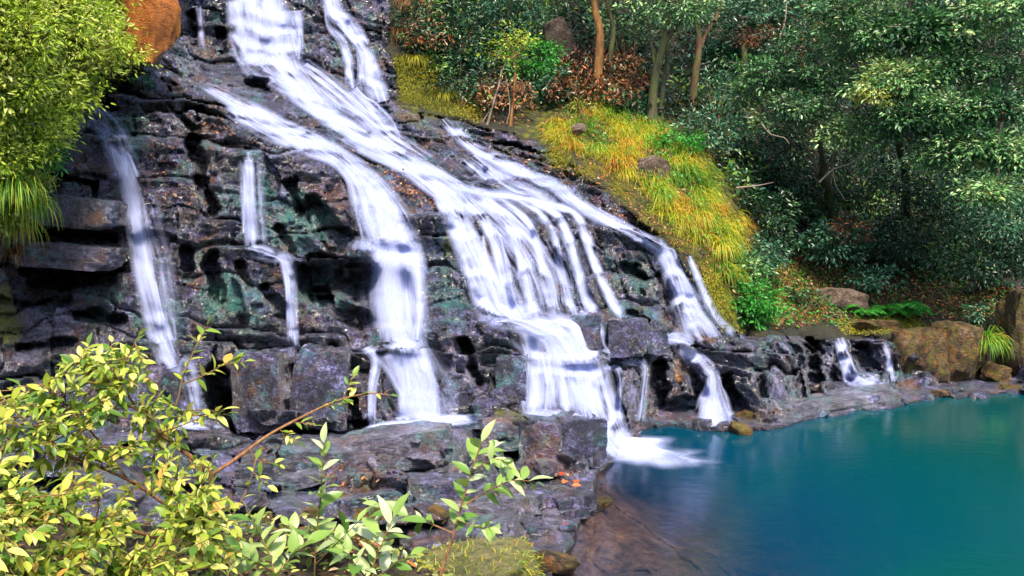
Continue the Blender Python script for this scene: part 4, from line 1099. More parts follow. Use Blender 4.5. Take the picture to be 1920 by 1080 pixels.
# ------------------------------------------------------------------ forest trees whose trunks can be seen
def tree(label, base, pts, r0, bark, crowns, mat, leaf, nl, Ys=None, branches=()):
    """base (col,row) on the slope; pts (col,row) up the trunk"""
    b = ground(*base); Y = b[1]
    r = thing('tree', label, 'tree', b, 'slender trees on the forest slope')
    P = [b - [0, 0, .25]] + [W(x, y, Y + dy) for x, y, dy in pts]
    P = np.array(P); n = len(P)
    C_ = catmull(np.c_[P[:, 0], P[:, 2], P[:, 1]], .25)[:, [0, 2, 1]]
    C_ = C_ + .02 * np.stack([fbm(C_ * 2, 3, 3), fbm(C_ * 2 + 7, 3, 4), 0 * C_[:, 0]], -1)
    rad = np.linspace(r0, r0 * .45, len(C_)); rad[:3] *= np.array([1.5, 1.3, 1.12])
    tr_ = obj('trunk', tubes_mesh('trunk', [(C_, rad)], BK[bark], b, 9), r)
    bt = []
    for (x0, y0, x1, y1, dy, rr) in branches:
        a_ = W(x0, y0, Y); e_ = W(x1, y1, Y + dy)
        bt.append((wiggle(a_, e_, 9, .05), np.linspace(rr, rr * .3, 9)))
    LCs = []
    for (x, y, dy, rx, ry, frac) in crowns:
        c = W(x, y, Y + dy); s = (Y + dy) / F
        n_ = int(nl * frac); per = 22
        LCs.append(crown_leaves(c, (rx * s, .6 * (rx + ry) * s, ry * s), max(3, n_ // per), per, .35, leaf, .6, .25)[:6])
        for q in LCs[-1][5][:14]: bt.append((wiggle(C_[-1 - int(rng.integers(0, max(1, len(C_) // 3)))], q, 7, .08), np.linspace(r0 * .3, .008, 7)))
    if bt: obj('branches', tubes_mesh('branches', bt, BK[bark], b, 5), r)
    if LCs:
        C, A, Nn, L, t = [np.concatenate([z[k] for z in LCs]) for k in range(5)]
        obj('crown', leaves_mesh('crown', C, A, Nn, L, LM[mat], b, t), r)
    return r
# golden trunks
tree('straight tree trunk glowing orange near its foot, behind the moss bank', (1117,188), [(1122,120,0),(1124,60,.05),(1113,0,.1),(1108,-120,.2)], .14, 'orange', [(1100,-150,.0,180,90,1)], 'dark', .11, 2500)
tree('thin mossy trunk just right of the orange-footed trunk', (1140,175), [(1144,110,.1),(1150,50,.2),(1138,0,.3),(1140,-100,.4)], .09, 'mossb', [(1160,-130,.4,120,70,1)], 'dark', .11, 1200)
tree('dark twin trunk leaning right, standing on the edge of the golden mound', (1222,232), [(1226,160,0),(1242,90,-.1),(1256,20,-.2),(1268,-90,-.3)], .13, 'mossb', [(1265,10,-.6,95,40,.6),(1290,-110,-.4,160,80,.6)], 'silver', .10, 3200, branches=[(1232,150,1212,0,.2,.06),(1240,100,1290,10,-.4,.06)])
tree('pale mossy stem rising close behind the dark leaning trunk', (1236,226), [(1244,160,.5),(1252,100,.5),(1246,40,.4),(1238,-80,.4)], .08, 'mossb', [(1225,-100,.4,120,60,1)], 'dark', .10, 1000)
tree('forked pale brown trunk deeper in the forest', (1296,205), [(1302,150,0),(1310,90,0),(1306,30,.1),(1302,-80,.2)], .12, 'brown', [(1320,-90,.3,150,80,1)], 'teal', .11, 1500, branches=[(1310,95,1345,30,.1,.08),(1340,40,1372,-60,.2,.07)])
tree('thin orange brown trunk with hanging roots at top right of the forest', (1503,130), [(1504,100,0),(1502,60,0),(1506,0,0),(1500,-90,.1)], .1, 'orange', [(1500,-80,.3,140,60,1)], 'silver', .11, 1200)
tree('slim sapling with yellowish stem above the brown ledge', (955,235), [(963,180,0),(966,130,0),(960,90,0)], .035, 'orange', [(960,85,0,55,36,1)], 'bright', .08, 500)
tree('thin leaning bare stem in the undergrowth beside the slim sapling', (908,232), [(925,195,0),(935,160,0),(940,130,.1)], .025, 'dead', [(940,130,0,24,18,1)], 'olive', .07, 60)

# big crowns that fill the right of the picture
def canopy(label, base, px, py, Y, lobes, n, mat, leaf=.105):
    b = ground(*base)
    r = thing('tree', label, 'tree', b, 'broadleaf trees over the right of the pool')
    c = W(px, py, Y)
    tk = wiggle(b - [0, 0, .2], c, 9, .12)
    obj('trunk', tubes_mesh('trunk', [(tk, np.linspace(.14, .05, 9))], BK['mossb'], b, 8), r)
    acc, bt = [], []
    for (x, y, dy, rx, ry, fr_) in lobes:
        s = (Y + dy) / F; cc0 = W(x, y, Y + dy)
        z = list(crown_leaves(cc0, (rx * s * .92, .4 * (rx + ry) * s, ry * s * .85), max(3, int(n * fr_) // 24), 24, .32, leaf * random.uniform(.75, 1.2), .75, .2, .5, .24))
        z[4] = np.clip(z[4] + random.uniform(-.28, .22), 0, 1)
        acc.append(z)
        p0 = tk[rng.integers(4, 9)]
        bt.append((wiggle(p0, cc0, 8, .1), np.linspace(.05, .02, 8)))
        for q in z[5][:18]: bt.append((wiggle(cc0, q, 6, .06), np.linspace(.018, .005, 6)))
    obj('branches', tubes_mesh('branches', bt, BK['dead'], b, 5), r)
    C, A, Nn, L, t = [np.concatenate([z[k] for z in acc]) for k in range(5)]
    obj('crown', leaves_mesh('crown', C, A, Nn, L, LM[mat], b, t), r)
canopy('silvery leaved tree leaning out over the slope, nearest to the trunks', (1570,430), 1530,230,20.8, [(1500,205,0,70,36,.2),(1440,140,.8,70,36,.16),(1560,150,.4,80,40,.2),(1400,170,1.2,50,30,.1),(1580,80,.8,90,50,.25),(1480,90,1.2,70,40,.15),(1590,250,-.2,60,30,.14),(1455,235,.3,40,22,.06)], 9750, 'silver')
canopy('broad pale green tree crown in the upper right middle', (1700,400), 1700,150,19.8, [(1680,150,0,90,46,.22),(1640,60,.5,100,50,.22),(1740,60,0,90,50,.2),(1720,220,-.2,80,40,.18),(1650,235,.3,60,30,.1),(1700,-40,.4,140,60,.2),(1760,290,-.3,60,30,.1),(1560,20,.5,80,40,.12)], 12750, 'silver')
canopy('blue green tree crown hanging at the right edge', (1890,420), 1870,220,19.2, [(1860,200,0,90,50,.25),(1900,110,.2,90,50,.2),(1830,270,-.2,80,40,.18),(1910,290,-.3,80,44,.2),(1800,120,.4,70,40,.15),(1880,20,.2,120,60,.2),(1790,200,0,60,40,.1),(1850,360,-.4,70,34,.12)], 12750, 'silver')
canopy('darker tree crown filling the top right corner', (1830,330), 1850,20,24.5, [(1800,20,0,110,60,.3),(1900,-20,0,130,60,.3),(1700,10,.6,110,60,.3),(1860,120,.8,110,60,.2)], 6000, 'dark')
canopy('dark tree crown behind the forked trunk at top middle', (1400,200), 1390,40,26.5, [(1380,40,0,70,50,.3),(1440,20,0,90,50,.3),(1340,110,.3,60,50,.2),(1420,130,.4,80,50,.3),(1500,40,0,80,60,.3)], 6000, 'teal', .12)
# ------------------------------------------------------------------ understorey shrubs
G1 = 'shrubs of the forest understorey'
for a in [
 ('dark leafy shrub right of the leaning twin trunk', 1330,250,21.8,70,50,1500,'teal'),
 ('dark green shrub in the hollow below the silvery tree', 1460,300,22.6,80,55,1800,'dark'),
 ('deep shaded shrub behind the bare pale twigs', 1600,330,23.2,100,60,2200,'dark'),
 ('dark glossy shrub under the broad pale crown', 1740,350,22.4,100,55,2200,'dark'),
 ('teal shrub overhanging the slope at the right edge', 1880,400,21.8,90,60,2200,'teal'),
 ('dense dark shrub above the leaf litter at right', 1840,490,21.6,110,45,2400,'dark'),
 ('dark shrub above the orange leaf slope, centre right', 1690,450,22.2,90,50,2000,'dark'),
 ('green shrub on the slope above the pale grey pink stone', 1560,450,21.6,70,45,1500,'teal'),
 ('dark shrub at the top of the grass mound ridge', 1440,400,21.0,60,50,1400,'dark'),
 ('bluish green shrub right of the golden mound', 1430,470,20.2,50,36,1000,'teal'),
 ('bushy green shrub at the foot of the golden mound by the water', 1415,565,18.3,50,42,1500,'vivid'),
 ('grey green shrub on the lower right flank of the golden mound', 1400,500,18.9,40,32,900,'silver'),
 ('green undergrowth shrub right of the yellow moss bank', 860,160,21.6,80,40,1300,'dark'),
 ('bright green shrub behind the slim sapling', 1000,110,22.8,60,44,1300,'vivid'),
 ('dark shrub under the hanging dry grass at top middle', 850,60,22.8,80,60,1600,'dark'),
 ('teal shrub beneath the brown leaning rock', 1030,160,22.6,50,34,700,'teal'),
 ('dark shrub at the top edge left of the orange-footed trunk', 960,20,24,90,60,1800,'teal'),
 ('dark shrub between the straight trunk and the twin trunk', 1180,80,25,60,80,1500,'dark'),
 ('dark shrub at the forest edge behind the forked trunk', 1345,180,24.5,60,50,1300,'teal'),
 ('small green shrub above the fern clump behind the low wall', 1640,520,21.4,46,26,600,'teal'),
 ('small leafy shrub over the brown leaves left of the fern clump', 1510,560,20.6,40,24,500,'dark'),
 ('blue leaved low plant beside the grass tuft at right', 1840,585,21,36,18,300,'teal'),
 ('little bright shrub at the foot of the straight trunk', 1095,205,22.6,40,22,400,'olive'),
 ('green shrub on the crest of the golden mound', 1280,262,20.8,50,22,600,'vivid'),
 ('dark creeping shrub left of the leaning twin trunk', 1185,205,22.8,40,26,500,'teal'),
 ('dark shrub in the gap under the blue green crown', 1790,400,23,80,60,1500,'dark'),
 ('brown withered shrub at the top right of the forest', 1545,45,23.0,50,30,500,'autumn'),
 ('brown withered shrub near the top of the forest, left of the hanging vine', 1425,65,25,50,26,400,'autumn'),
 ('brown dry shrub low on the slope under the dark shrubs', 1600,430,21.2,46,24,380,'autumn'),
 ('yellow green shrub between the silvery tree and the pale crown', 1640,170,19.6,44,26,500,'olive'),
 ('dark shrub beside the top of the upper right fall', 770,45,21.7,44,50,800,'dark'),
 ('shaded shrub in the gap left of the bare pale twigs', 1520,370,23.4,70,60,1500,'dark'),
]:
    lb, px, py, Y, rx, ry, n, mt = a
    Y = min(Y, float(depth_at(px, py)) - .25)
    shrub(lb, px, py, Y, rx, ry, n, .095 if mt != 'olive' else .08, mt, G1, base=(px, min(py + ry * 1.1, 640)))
# leafy bank at top left
G2 = 'shrubs on the top left bank'
for a in [
 ('pale leafy shrub in the top left corner', 50,50,11.4,90,70,1500,'bright'),
 ('long leaved bright shrub at the top of the left bank', 150,40,12.6,80,60,1500,'bright'),
 ('drooping bright shrub left of the orange boulder', 195,85,13.8,54,44,1100,'bright'),
 ('small leafy shrub covering the foot of the orange boulder', 238,98,13.4,44,26,500,'bright'),
 ('olive shrub hanging at the left edge, upper part', 40,150,11.7,80,60,1400,'bright'),
 ('green shrub spilling towards the left waterfall', 125,160,12.8,60,60,1400,'bright'),
 ('grey green shrub above the start of the left waterfall', 150,110,13.2,50,34,800,'olive'),
 ('green shrub on the left bank above the layered rocks', 70,240,12.3,70,50,1500,'bright'),
 ('vivid small shrub at the lower tip of the left bank', 80,290,12.8,44,30,700,'vivid'),
 ('leafy shrub at the left edge above the hanging grass', 15,290,11.9,50,50,1000,'bright'),
 ('small bright green plant growing on the rock below the orange boulder', 268,157,15.6,18,9,70,'vivid'),
]:
    lb, px, py, Y, rx, ry, n, mt = a
    shrub(lb, px, py, min(Y, float(depth_at(px, py)) - .15), rx, ry, int(n * .8), .078 if n > 100 else .06, mt, G2, base=(px, py + ry * .8), wr=.3, up=.35, loose=.32, per=11)
# low ground cover
def cover(name, label, polys, mat, leaf, lift=(.02, .25)):
    q = np.vstack([sample_poly(p, n) for p, n in polys]); n = len(q)
    B = ground(q[:, 0], q[:, 1]); g = gnormal(q[:, 0], q[:, 1], 20)
    h = lift[0] + (lift[1] - lift[0]) * rng.random((n, 1)) ** 1.5 * (.5 + .5 * vnoise(B * 1.2, 12)[:, None] + .5)
    B = B + g * h
    A = nrm(.8 * rdir(n) + .5 * g + np.array([0, -.3, -.2])); Nn = nrm(g * .4 + np.array([0, -.1, .6]) + .5 * rdir(n))
    t = np.clip(.5 + .5 * vnoise(B * 1.1, 13) + .25 * rng.normal(0, 1, n), 0, 1)
    me = leaves_mesh(name, B, A, Nn, leaf * (.6 + .8 * rng.random(n)), LM[mat], (0, 0, 0), t)
    return tag(obj(name, me), label, 'ground cover', None, 'stuff')
FOREST = [(740,-60),(2250,-60),(2250,500),(1960,520),(1780,530),(1600,520),(1470,470),(1400,420),(1330,300),(1270,235),(1050,205),(900,215),(830,170),(760,90)]
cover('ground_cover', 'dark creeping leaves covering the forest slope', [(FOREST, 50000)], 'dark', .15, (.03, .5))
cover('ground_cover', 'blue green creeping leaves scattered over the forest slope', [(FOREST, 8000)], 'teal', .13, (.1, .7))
cover('ground_cover', 'yellowish young leaves dotted over the forest slope', [(FOREST, 1800)], 'olive', .09, (.2, .7))
cover('ground_cover', 'small green plants among the leaves behind the low wall', [([(1430,480),(1560,500),(1900,530),(1900,600),(1780,600),(1430,620)], 2200)], 'vivid', .07, (.02, .15))
LB = [(-40,-60),(300,-60),(300,60),(262,120),(180,150),(140,210),(100,300),(50,380),(-40,420)]
cover('ground_cover', 'bright small leaves carpeting the top left bank', [(LB, 9000)], 'bright', .075, (.02, .3))
cover('ground_cover', 'olive leaf tips over the top left bank', [(LB, 5000)], 'olive', .08, (.1, .4))
cover('moss', 'yellow green moss cushion hanging beside the upper right fall', [([(738,110),(790,100),(830,140),(850,180),(905,215),(900,235),(800,205),(750,190)], 5000)], 'mossy', .045, (.0, .12))
cover('moss', 'yellow moss on the rock flank below the golden mound', [([(1310,500),(1345,520),(1375,610),(1395,625),(1350,620),(1320,560)], 1800), ([(1020,285),(1060,280),(1075,310),(1040,320)], 700)], 'mossy', .04, (.0, .08))
cover('moss', 'yellow green moss cushions along the top of the low wall', [([(1560,600),(1700,590),(1740,612),(1700,628),(1580,628)], 2200), ([(1700,615),(1800,605),(1830,640),(1700,650)], 700)], 'mossy', .04, (.0, .07))
# grass
MOUND = [(1000,240),(1060,216),(1130,206),(1220,226),(1285,272),(1340,335),(1380,420),(1395,500),(1375,560),(1345,520),(1325,470),(1290,440),(1230,385),(1180,335),(1120,300),(1060,280)]
grass_on('grass', 'golden and green grass covering the rounded mound', MOUND, 2600, .16, .007, 'grass', 1.0)
grass_on('grass', 'tufted golden grass standing out all over the mound', MOUND, 8000, .42, .007, 'grass', 1.6, clumps=85)
grass_on('grass', 'short green grass mixed into the golden mound', MOUND, 4000, .36, .007, 'grassg', 1.5, clumps=55)
cover('ground_cover', 'small green weeds among the grass of the mound', [(MOUND, 900)], 'vivid', .07, (.1, .3))
litter('fallen_leaves', 'brown leaves and bare earth showing through the mound grass', [(MOUND, 1500)], size=.07, lift=.08)
grass_on('grass', 'orange and yellow grass on the slope right of the mound', [(1370,430),(1440,480),(1560,520),(1540,600),(1440,610),(1395,560)], 2600, .14, .005, 'grass', 1.0)
grass_on('grass', 'yellow grass blades among the moss beside the upper right fall', [(738,100),(830,130),(905,215),(850,222),(750,190)], 2200, .2, .005, 'mossy', 1.3)
grass_on('grass', 'green grass among the shrubs on the top left bank', LB, 3500, .3, .007, 'grassg', 1.0)
for k, (lb, px, py, L, n, mt) in enumerate([
 ('bright green drooping tuft on the front of the mound below the tan stone', 1240,372,.55,260,'grassg'),
 ('long golden tuft hanging over the edge of the mound, right of the green tuft', 1310,415,.62,300,'grass'),
 ('golden tuft spilling down the lower right end of the mound', 1350,470,.65,300,'grass'),
 ('green tuft at the left end of the mound near the brown ledge', 1120,285,.42,220,'grassg'),
 ('yellow tuft in the middle of the mound left of the tan stone', 1175,330,.42,200,'grass'),
 ('small yellow tuft at the upper left tip of the mound', 1040,255,.34,160,'grass'),
 ('orange tuft behind the tan stone on the mound', 1260,310,.42,200,'grass'),
 ('tall golden tuft on the mound ridge', 1335,365,.45,220,'grass'),
]): tuft(lb, px, py, L, n, mt)
tuft('fountain-shaped green tuft above the pool at far right', 1850,648,.7,420,'grassg', .12, 1.5, lean=(0, -.3, 1.0), wd=.009, Y=19.5)
tuft('dry orange grass hanging from the ledge at top middle', 770,10,.75,260,'straw', .3, 2.2)
tuft('dry reddish roots hanging beside the upper right fall', 752,70,.6,160,'straw', .25, 2.2)
tuft('yellow grass drooping over the moss bank, upper clump', 775,118,.42,260,'mossy', .3, 1.8)
tuft('yellow grass drooping over the moss bank, lower clump', 830,185,.42,260,'mossy', .3, 1.8)
tuft('dry straw tuft hanging left of the orange boulder foot', 262,112,.34,110,'straw', .12, 2.0)
for k, (lb, px, py, mt) in enumerate([('lush green grass hanging at the left edge, upper clump', 15,360,'grassg'),('yellow green grass hanging at the left edge, middle clump', 38,395,'grassg'),
  ('golden green grass hanging at the left edge, lowest clump', 15,430,'grass'),('dry straw blades curling below the left edge grass', 20,478,'straw')]):
    tuft(lb, px, py, .62 if mt != 'straw' else .5, 420 if mt != 'straw' else 60, mt, .28, 1.9, Y=float(depth_at(px, py)) - .2)
# ferns
for lb, px, py, L, n in [('vivid fern clump behind the low wall, in front of the leaf slope', 1690,590,.85,13),('smaller fern left of the vivid clump', 1625,588,.6,10),('blue green fern in the shade above the leaf litter', 1020,75,.45,6),
                     ('fern with bright fronds beside the twin trunk', 1205,190,.4,6),('single large fern at the far right edge', 1890,440,.55,6),('fern on the slope below the dark shrubs', 1640,490,.4,7)]:
    fern(lb, px, py, L, n, 'vivid' if 'blue' not in lb else 'teal', Y=float(depth_at(px, py)) - (.3 if py < 500 else .25))
# leaf litter
litter('fallen_leaves', 'brown and orange fallen leaves on the forest floor', [([(1030,205),(1060,150),(1100,120),(1170,130),(1200,190),(1160,215),(1080,205)], 900), ([(1440,520),(1560,440),(1640,480),(1780,520),(1900,540),(1900,600),(1800,600),(1640,590),(1450,620)], 5200),
   ([(830,140),(950,170),(1000,240),(880,225)], 450), ([(1080,240),(1180,250),(1260,310),(1200,330),(1120,290)], 260), ([(1480,430),(1560,420),(1600,520),(1460,510)], 500), ([(1390,60),(1450,40),(1450,90),(1400,90)],60)])
litter('fallen_leaves', 'damp brown leaves caught on the ramp between the streams', [([(660,285),(720,290),(830,360),(850,400),(800,395),(700,330)], 420), ([(380,180),(470,190),(560,250),(470,270),(380,240)], 160), ([(560,140),(640,130),(680,200),(600,190)], 120), ([(850,260),(1010,290),(1110,350),(1010,320)], 220),
   ([(280,240),(420,250),(420,380),(290,400)], 120), ([(1080,330),(1230,420),(1200,440),(1110,380)], 140), ([(480,820),(620,860),(760,900),(640,920),(500,900)], 160), ([(1400,780),(1560,745),(1690,730),(1560,770)], 160),([(900,880),(1080,880),(1080,930),(900,940)],60)], size=.05)
G3 = 'red leaves lying on the shelf rock'
for k, (lb, px, py) in enumerate([('red leaf lying alone near the water edge of the shelf', 1050,995),('scarlet leaf, left end of the red leaf group on the shelf', 1046,900),('red leaf at the middle of the red leaf group on the shelf', 1062,908),
                   ('orange red leaf in front of the red leaf group', 1070,917),('small red leaf, right end of the red leaf group on the shelf', 1084,912),('red orange leaf at the back of the red leaf group', 1058,893)]):
    b = ground(px, py); g = gnormal(px, py)
    me = leaves_mesh('red_leaf', np.zeros((1, 3)), np.array([[math.cos(k * 2.1), math.sin(k * 2.1), .1]]), np.array([[0, -.3, 1.0]]), [.13], LM['red'], wr=.7)
    tag(obj('red_leaf', me, None, [float(v) for v in b + g * .03 + [0, 0, .02]]), lb, 'leaf', G3)
grass_on('grass', 'short yellow moss and grass on the rocky edge below the mound', [(1010,262),(1060,275),(1130,310),(1190,350),(1240,395),(1300,450),(1345,520),(1370,600),(1340,600),(1300,500),(1230,430),(1150,360),(1070,320),(1020,300)], 3200, .12, .006, 'mossy', 1.2, clumps=90)
litter('fallen_leaves', 'brown leaves lying along the rocky edge below the mound', [([(1010,262),(1130,305),(1240,390),(1330,480),(1360,600),(1300,500),(1150,360),(1040,320)], 700)], size=.06)
cover('fallen_leaves', 'red brown leaf carpet between the forest trunks', [([(1020,215),(1040,150),(1100,110),(1180,120),(1215,190),(1180,222),(1080,210)], 2600), ([(1380,90),(1390,40),(1470,30),(1480,80)], 500), ([(1520,70),(1540,20),(1600,30),(1590,90)], 350), ([(880,225),(900,170),(980,190),(1000,235)], 600), ([(730,60),(800,70),(820,110),(750,105)], 300)], 'autumn', .12, (.3, .75))
# bare twigs
def twigs(label, paths, Y, r0, base, group='bare twigs in the forest shade', cat='branch'):
    b = W(*base, Y)
    o = obj('bare_branch', tubes_mesh('bare_branch', [(catmull([(x, y, 0) for x, y in p], 14)[:, :2], r0 * f_) for p, f_ in []] or
        [((lambda c: W(c[:, 0], c[:, 1], Y + .12 * np.sin(c[:, 0] * .05)))(catmull([(x, y, 0) for x, y in p], 10)), np.linspace(r0 * k, r0 * k * .35, len(catmull([(x, y, 0) for x, y in p], 10)))) for p, k in paths], BK['dead'], b, 6), None, [float(v) for v in b])
    return tag(o, label, cat, group)
twigs('pale forked bare branch hanging in the dark hollow', [([(1536,342),(1562,318),(1600,304),(1626,280),(1622,242)],1),([(1626,280),(1650,306),(1672,345)],.7),([(1626,270),(1690,266),(1760,262)],.6),([(1562,318),(1566,345),(1584,375)],.5),([(1672,275),(1682,310),(1668,352)],.7),
      ([(1600,304),(1588,292),(1560,280)],.5),([(1682,310),(1690,340),(1704,352)],.5),([(1640,310),(1632,330),(1614,336)],.5)], 20.8, .022, (1622,242))
twigs('short pale bare branch under the silvery crown', [([(1428,232),(1445,252),(1470,258),(1480,270)],1),([(1445,252),(1440,240),(1452,228)],.6)], 20.6, .02, (1428,232))
twigs('long thin vine hanging from the top of the forest', [([(1476,-20),(1472,40),(1462,70),(1456,105)],1)], 22.8, .02, (1476,-20))
twigs('thin crossing bare stems above the brown ledge', [([(905,228),(925,195),(940,150)],1),([(950,232),(956,200),(948,140)],.8)], 20.6, .018, (905,228))
twigs('fallen thin branch reaching out of the golden mound', [([(1380,352),(1420,348),(1450,342)],1)], 19.5, .02, (1380,352))

# ------------------------------------------------------------------ foreground bush and saplings
def big_leaf(seed, wr):
    r_ = random.Random(seed)
    t = np.linspace(0, 1, 6); wdt = wr * .5 * np.sin(np.pi * np.clip(t, 0, 1) ** .85) ** .9; wdt[0] = .02; wdt[-1] = .0
    cv = -r_.uniform(.1, .35) * t ** 2
    V = []
    for k in range(6):
        V += [(-wdt[k], t[k], cv[k] + wdt[k] * .3), (0, t[k], cv[k]), (wdt[k], t[k], cv[k] + wdt[k] * .3)]
    q = []
    for k in range(5):
        b = k * 3; q += [[b, b + 1, b + 4, b + 3], [b + 1, b + 2, b + 5, b + 4]]
    return np.array(V), np.array(q)
BL = [big_leaf(k, w_) for k, w_ in enumerate((.40, .46, .34, .5))]
BLM = {mt: [mesh_np('leaf', v, [q], LM[mt]) for v, q in BL] for mt in ('fgo', 'sapo')}
def place_leaves(root, C, A, Nn, L, mt, joined, limit=290):
    """the largest leaves as single parts, the rest joined"""
    C = np.asarray(C); A = nrm(np.asarray(A)); Nn = np.asarray(Nn); L = np.asarray(L)
    S = nrm(np.cross(A, Nn)); U = np.cross(S, A); loc = np.array(root.location)
    px = L * F / C[:, 1]; order = np.argsort(-px)
    for k in order[:limit]:
        o = obj('leaf', BLM[mt][k % 4], root)
        M = np.eye(4); M[:3, 0] = S[k] * L[k]; M[:3, 1] = A[k] * L[k]; M[:3, 2] = U[k] * L[k]; M[:3, 3] = C[k] - loc
        o.matrix_local = Matrix(M.tolist())
    rest = order[limit:]
    if len(rest):
        Vs, Fs, T, o_ = [], [], [], 0
        for k in rest:
            v, q = BL[k % 4]
            Vs.append(C[k] + (v[:, :1] * S[k] + v[:, 1:2] * A[k] + v[:, 2:] * U[k]) * L[k]); Fs.append(q + o_); o_ += len(v); T.append(np.full(len(v), rng.random()))
        ob = obj('foliage', mesh_np('foliage', np.vstack(Vs) - loc, [np.vstack(Fs)], LM[joined], {'tint': np.concatenate(T)}), root)
        ob['kind'] = 'stuff'

def leafy(path, n, L0, sp=.0):
    """leaves in alternating pairs along the outer part of a twig"""
    P = np.asarray(path); m_ = len(P); C, A, Nn, L = [], [], [], []
    if m_ < 2: return C, A, Nn, L
    T = nrm(np.gradient(P, axis=0))
    ph = random.uniform(0, 6.28)
    for k in range(n):
        f_ = sp + (1 - sp) * (k + 1) / n; i = min(m_ - 1, int(f_ * (m_ - 1)))
        t = T[i]; s = nrm(np.cross(t, [0, 0, 1.0])); u = np.cross(s, t)
        a = ph + k * 2.4
        d = s * math.cos(a) + u * math.sin(a)
        ax = nrm(t * (.55 + .5 * (k == n - 1)) + d * (.75 if k < n - 1 else .1) + np.array([0, 0, .05]) + .2 * rdir(1)[0])
        C.append(P[i]); A.append(ax); Nn.append(nrm(np.array([0, -.25, 1.0]) + .45 * rdir(1)[0])); L.append(L0 * random.uniform(.5, 1.4))
    return C, A, Nn, L

def px_path(p, Y0, Y1):
    c = catmull([(x, y, 0) for x, y in p], 12)
    return W(c[:, 0], c[:, 1], np.linspace(Y0, Y1, len(c)))

Yb = 4.6
bz0 = bank_z((392 - 960) / F * Yb, Yb)
b = np.array([(392 - 960) / F * Yb, Yb, bz0])
bush = thing('bush', 'large yellow green leafy bush with reddish forked stems at bottom left', 'bush', b)
main = [np.vstack([b - [0, 0, .1], px_path([(393,1000),(394,950),(396,890)], Yb, Yb)])]
mr = [(.021, .016)]
for p, y0, y1, ra, rb in [([(396,890),(350,850),(300,812),(262,770),(225,720),(205,680)], Yb, 4.4, .014, .004), ([(396,890),(440,862),(500,818),(560,785),(630,752),(690,738),(732,741)], Yb, 4.9, .011, .003),
                  ([(300,812),(330,760),(345,700),(372,640)], 4.52, 4.6, .007, .003), ([(345,720),(390,700),(432,676)], 4.56, 4.6, .005, .002), ([(300,812),(360,790),(418,768)], 4.5, 4.5, .005, .002),
                  ([(392,1010),(330,960),(240,900),(140,860),(60,845)], Yb, 4.1, .011, .004), ([(392,1030),(300,1010),(180,975),(60,960),(-40,950)], Yb, 3.7, .012, .005),
                  ([(240,900),(180,820),(120,760),(90,720)], 4.35, 4.2, .007, .003), ([(140,860),(60,800),(10,750)], 4.2, 4.0, .006, .003), ([(262,770),(200,740),(150,680)], 4.45, 4.4, .006, .003),
                  ([(225,720),(240,670),(260,630)], 4.42, 4.4, .005, .002), ([(392,1020),(440,960),(470,900),(480,860)], Yb, 4.7, .006, .003), ([(350,850),(390,930),(440,985)], 4.56, 4.5, .005, .002),
                  ([(180,975),(120,1040),(60,1090)], 4.1, 3.8, .007, .003), ([(300,1010),(260,1060),(200,1100)], 4.3, 4.0, .007, .003), ([(240,900),(300,920),(350,960)], 4.35, 4.3, .005, .002)]:
    main.append(px_path(p, y0, y1)); mr.append((ra, rb))
obj('stem', tubes_mesh('stem', [(p, np.linspace(a_, c_, len(p))) for p, (a_, c_) in zip(main, mr)], BK['twig'], b, 7), bush)
allp = np.vstack(main[1:])
POLYB = [(-40,735),(50,750),(100,700),(140,640),(180,622),(225,640),(270,650),(290,700),(320,770),(330,820),(390,850),(420,900),(445,960),(470,1100),(-40,1100)]
ends = sample_poly(POLYB, 400)
tw, LC = [], [[], [], [], []]
Yend = 4.65 - .9 * np.clip((ends[:, 1] - 640) / 440, 0, 1) - .25 * np.clip((300 - ends[:, 0]) / 300, 0, 1) + .22 * rng.normal(0, 1, len(ends))
for (x, y), Y in zip(ends, Yend):
    e = W(x, y, Y); d = np.linalg.norm(allp - e, axis=1); s0 = allp[np.argmin(d)]
    v = e - s0
    if np.linalg.norm(v) > .55: s0 = e - v / np.linalg.norm(v) * .55; s0 = allp[np.argmin(np.linalg.norm(allp - s0, axis=1))]
    p = wiggle(s0, e, 8, .012)
    tw.append((p, np.linspace(.004, .0015, 8)))
    for acc, new in zip(LC, leafy(p, random.randint(7, 11), .061, .25)): acc += new
for p, n in [(main[2][-12:], 9), (main[3][-9:], 9), (main[3][8:-14], 3), (main[4][-10:], 9), (main[5], 9), (main[6], 8), (main[11], 10), (main[10], 8), (main[12], 6), (main[13], 6)]:
    for acc, new in zip(LC, leafy(p, n, .066, .2)): acc += new
for x, y, sx, sy in [(600,770,1,-.3),(520,805,.6,.6),(545,800,1,.1),(480,850,1,.4),(640,748,.4,-1),(530,830,.8,.6),(455,880,.7,.5),(410,780,1,-.2),(385,650,.5,-1),(425,685,1,-.2)]:
    s0 = allp[np.argmin(np.linalg.norm(allp - W(x, y, 4.7), axis=1))]
    p = wiggle(s0, s0 + np.array([.12 * sx, .02, -.12 * sy]), 6, .01); tw.append((p, np.linspace(.003, .0013, 6)))
    for acc, new in zip(LC, leafy(p, 6, .06, .2)): acc += new
obj('twig', tubes_mesh('twig', tw, BK['twig'], b, 5), bush)['kind'] = 'stuff'
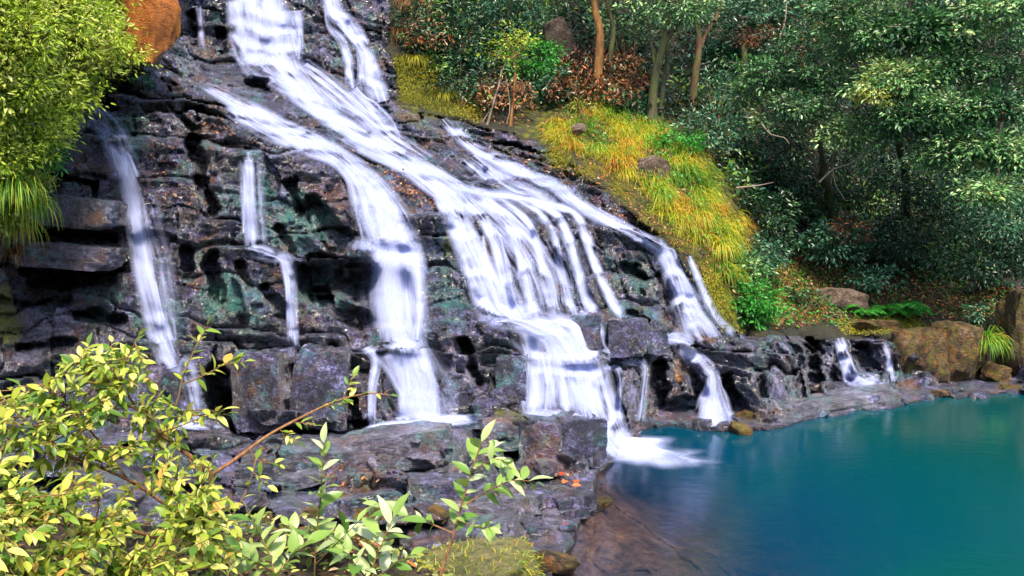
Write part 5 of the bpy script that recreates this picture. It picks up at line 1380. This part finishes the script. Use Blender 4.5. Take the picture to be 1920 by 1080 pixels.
place_leaves(bush, *LC, 'fgo', 'fg')

def sapling(label, paths, L0, Y):
    x0, y0 = paths[0][0][0]
    zb = W(x0, y0, Y)
    zb[2] = min(zb[2], bank_z(zb[0], Y) + .02)
    r = thing('sapling', label, 'sapling', zb, 'pale leaved saplings at the bottom of the picture')
    tb_, LL = [], [[], [], [], []]
    for k, (p, n, rr, sp) in enumerate(paths):
        q = px_path(p, Y, Y + .12 * k * (1 if k % 2 else -1))
        if k == 0: q = np.vstack([zb, q])
        tb_.append((q, np.linspace(rr, rr * .4, len(q))))
        for acc, new in zip(LL, leafy(q, n, L0, sp)): acc += new
    obj('stem', tubes_mesh('stem', tb_, BK['twig'], zb, 7), r)
    place_leaves(r, *LL, 'sapo', 'fg')
sapling('upright sapling with paired pale leaves, left of the bottom boulder', [([(588,1100),(594,1000),(602,920),(607,830)], 25, .006, .25),([(592,1040),(560,1010),(540,985)], 9, .004, .3),([(590,1060),(640,1010),(690,960)], 11, .004, .3),([(590,1050),(620,1030),(650,1010)], 8, .004, .3)], .12, 4.7)
sapling('branching sapling with round pale leaves in front of the pool', [([(818,1100),(845,1020),(862,960),(882,890),(903,828)], 19, .008, .4),([(866,950),(920,918),(965,900),(1005,905)], 18, .005, .3),([(885,885),(930,860),(960,880)], 8, .004, .3),([(850,1000),(790,975),(740,960),(690,940)], 19, .005, .2),([(858,975),(900,990),(930,985)], 11, .004, .3),([(895,850),(925,840),(940,830)], 7, .003, .3)], .105, 4.5)
sapling('low leafy sapling between the bush and the upright sapling', [([(520,1110),(505,1040),(480,990),(462,955)], 16, .005, .2),([(515,1080),(550,1040),(575,1020)], 12, .004, .2),([(512,1070),(470,1050),(440,1030)], 12, .004, .2)], .11, 4.3)
sapling('small leafy shoot at the bottom edge right of the upright sapling', [([(690,1110),(700,1060),(720,1010),(738,970)], 16, .005, .2),([(694,1090),(740,1060),(770,1040)], 11, .004, .2),([(692,1090),(660,1050),(640,1020)], 11, .004, .2)], .11, 4.4)
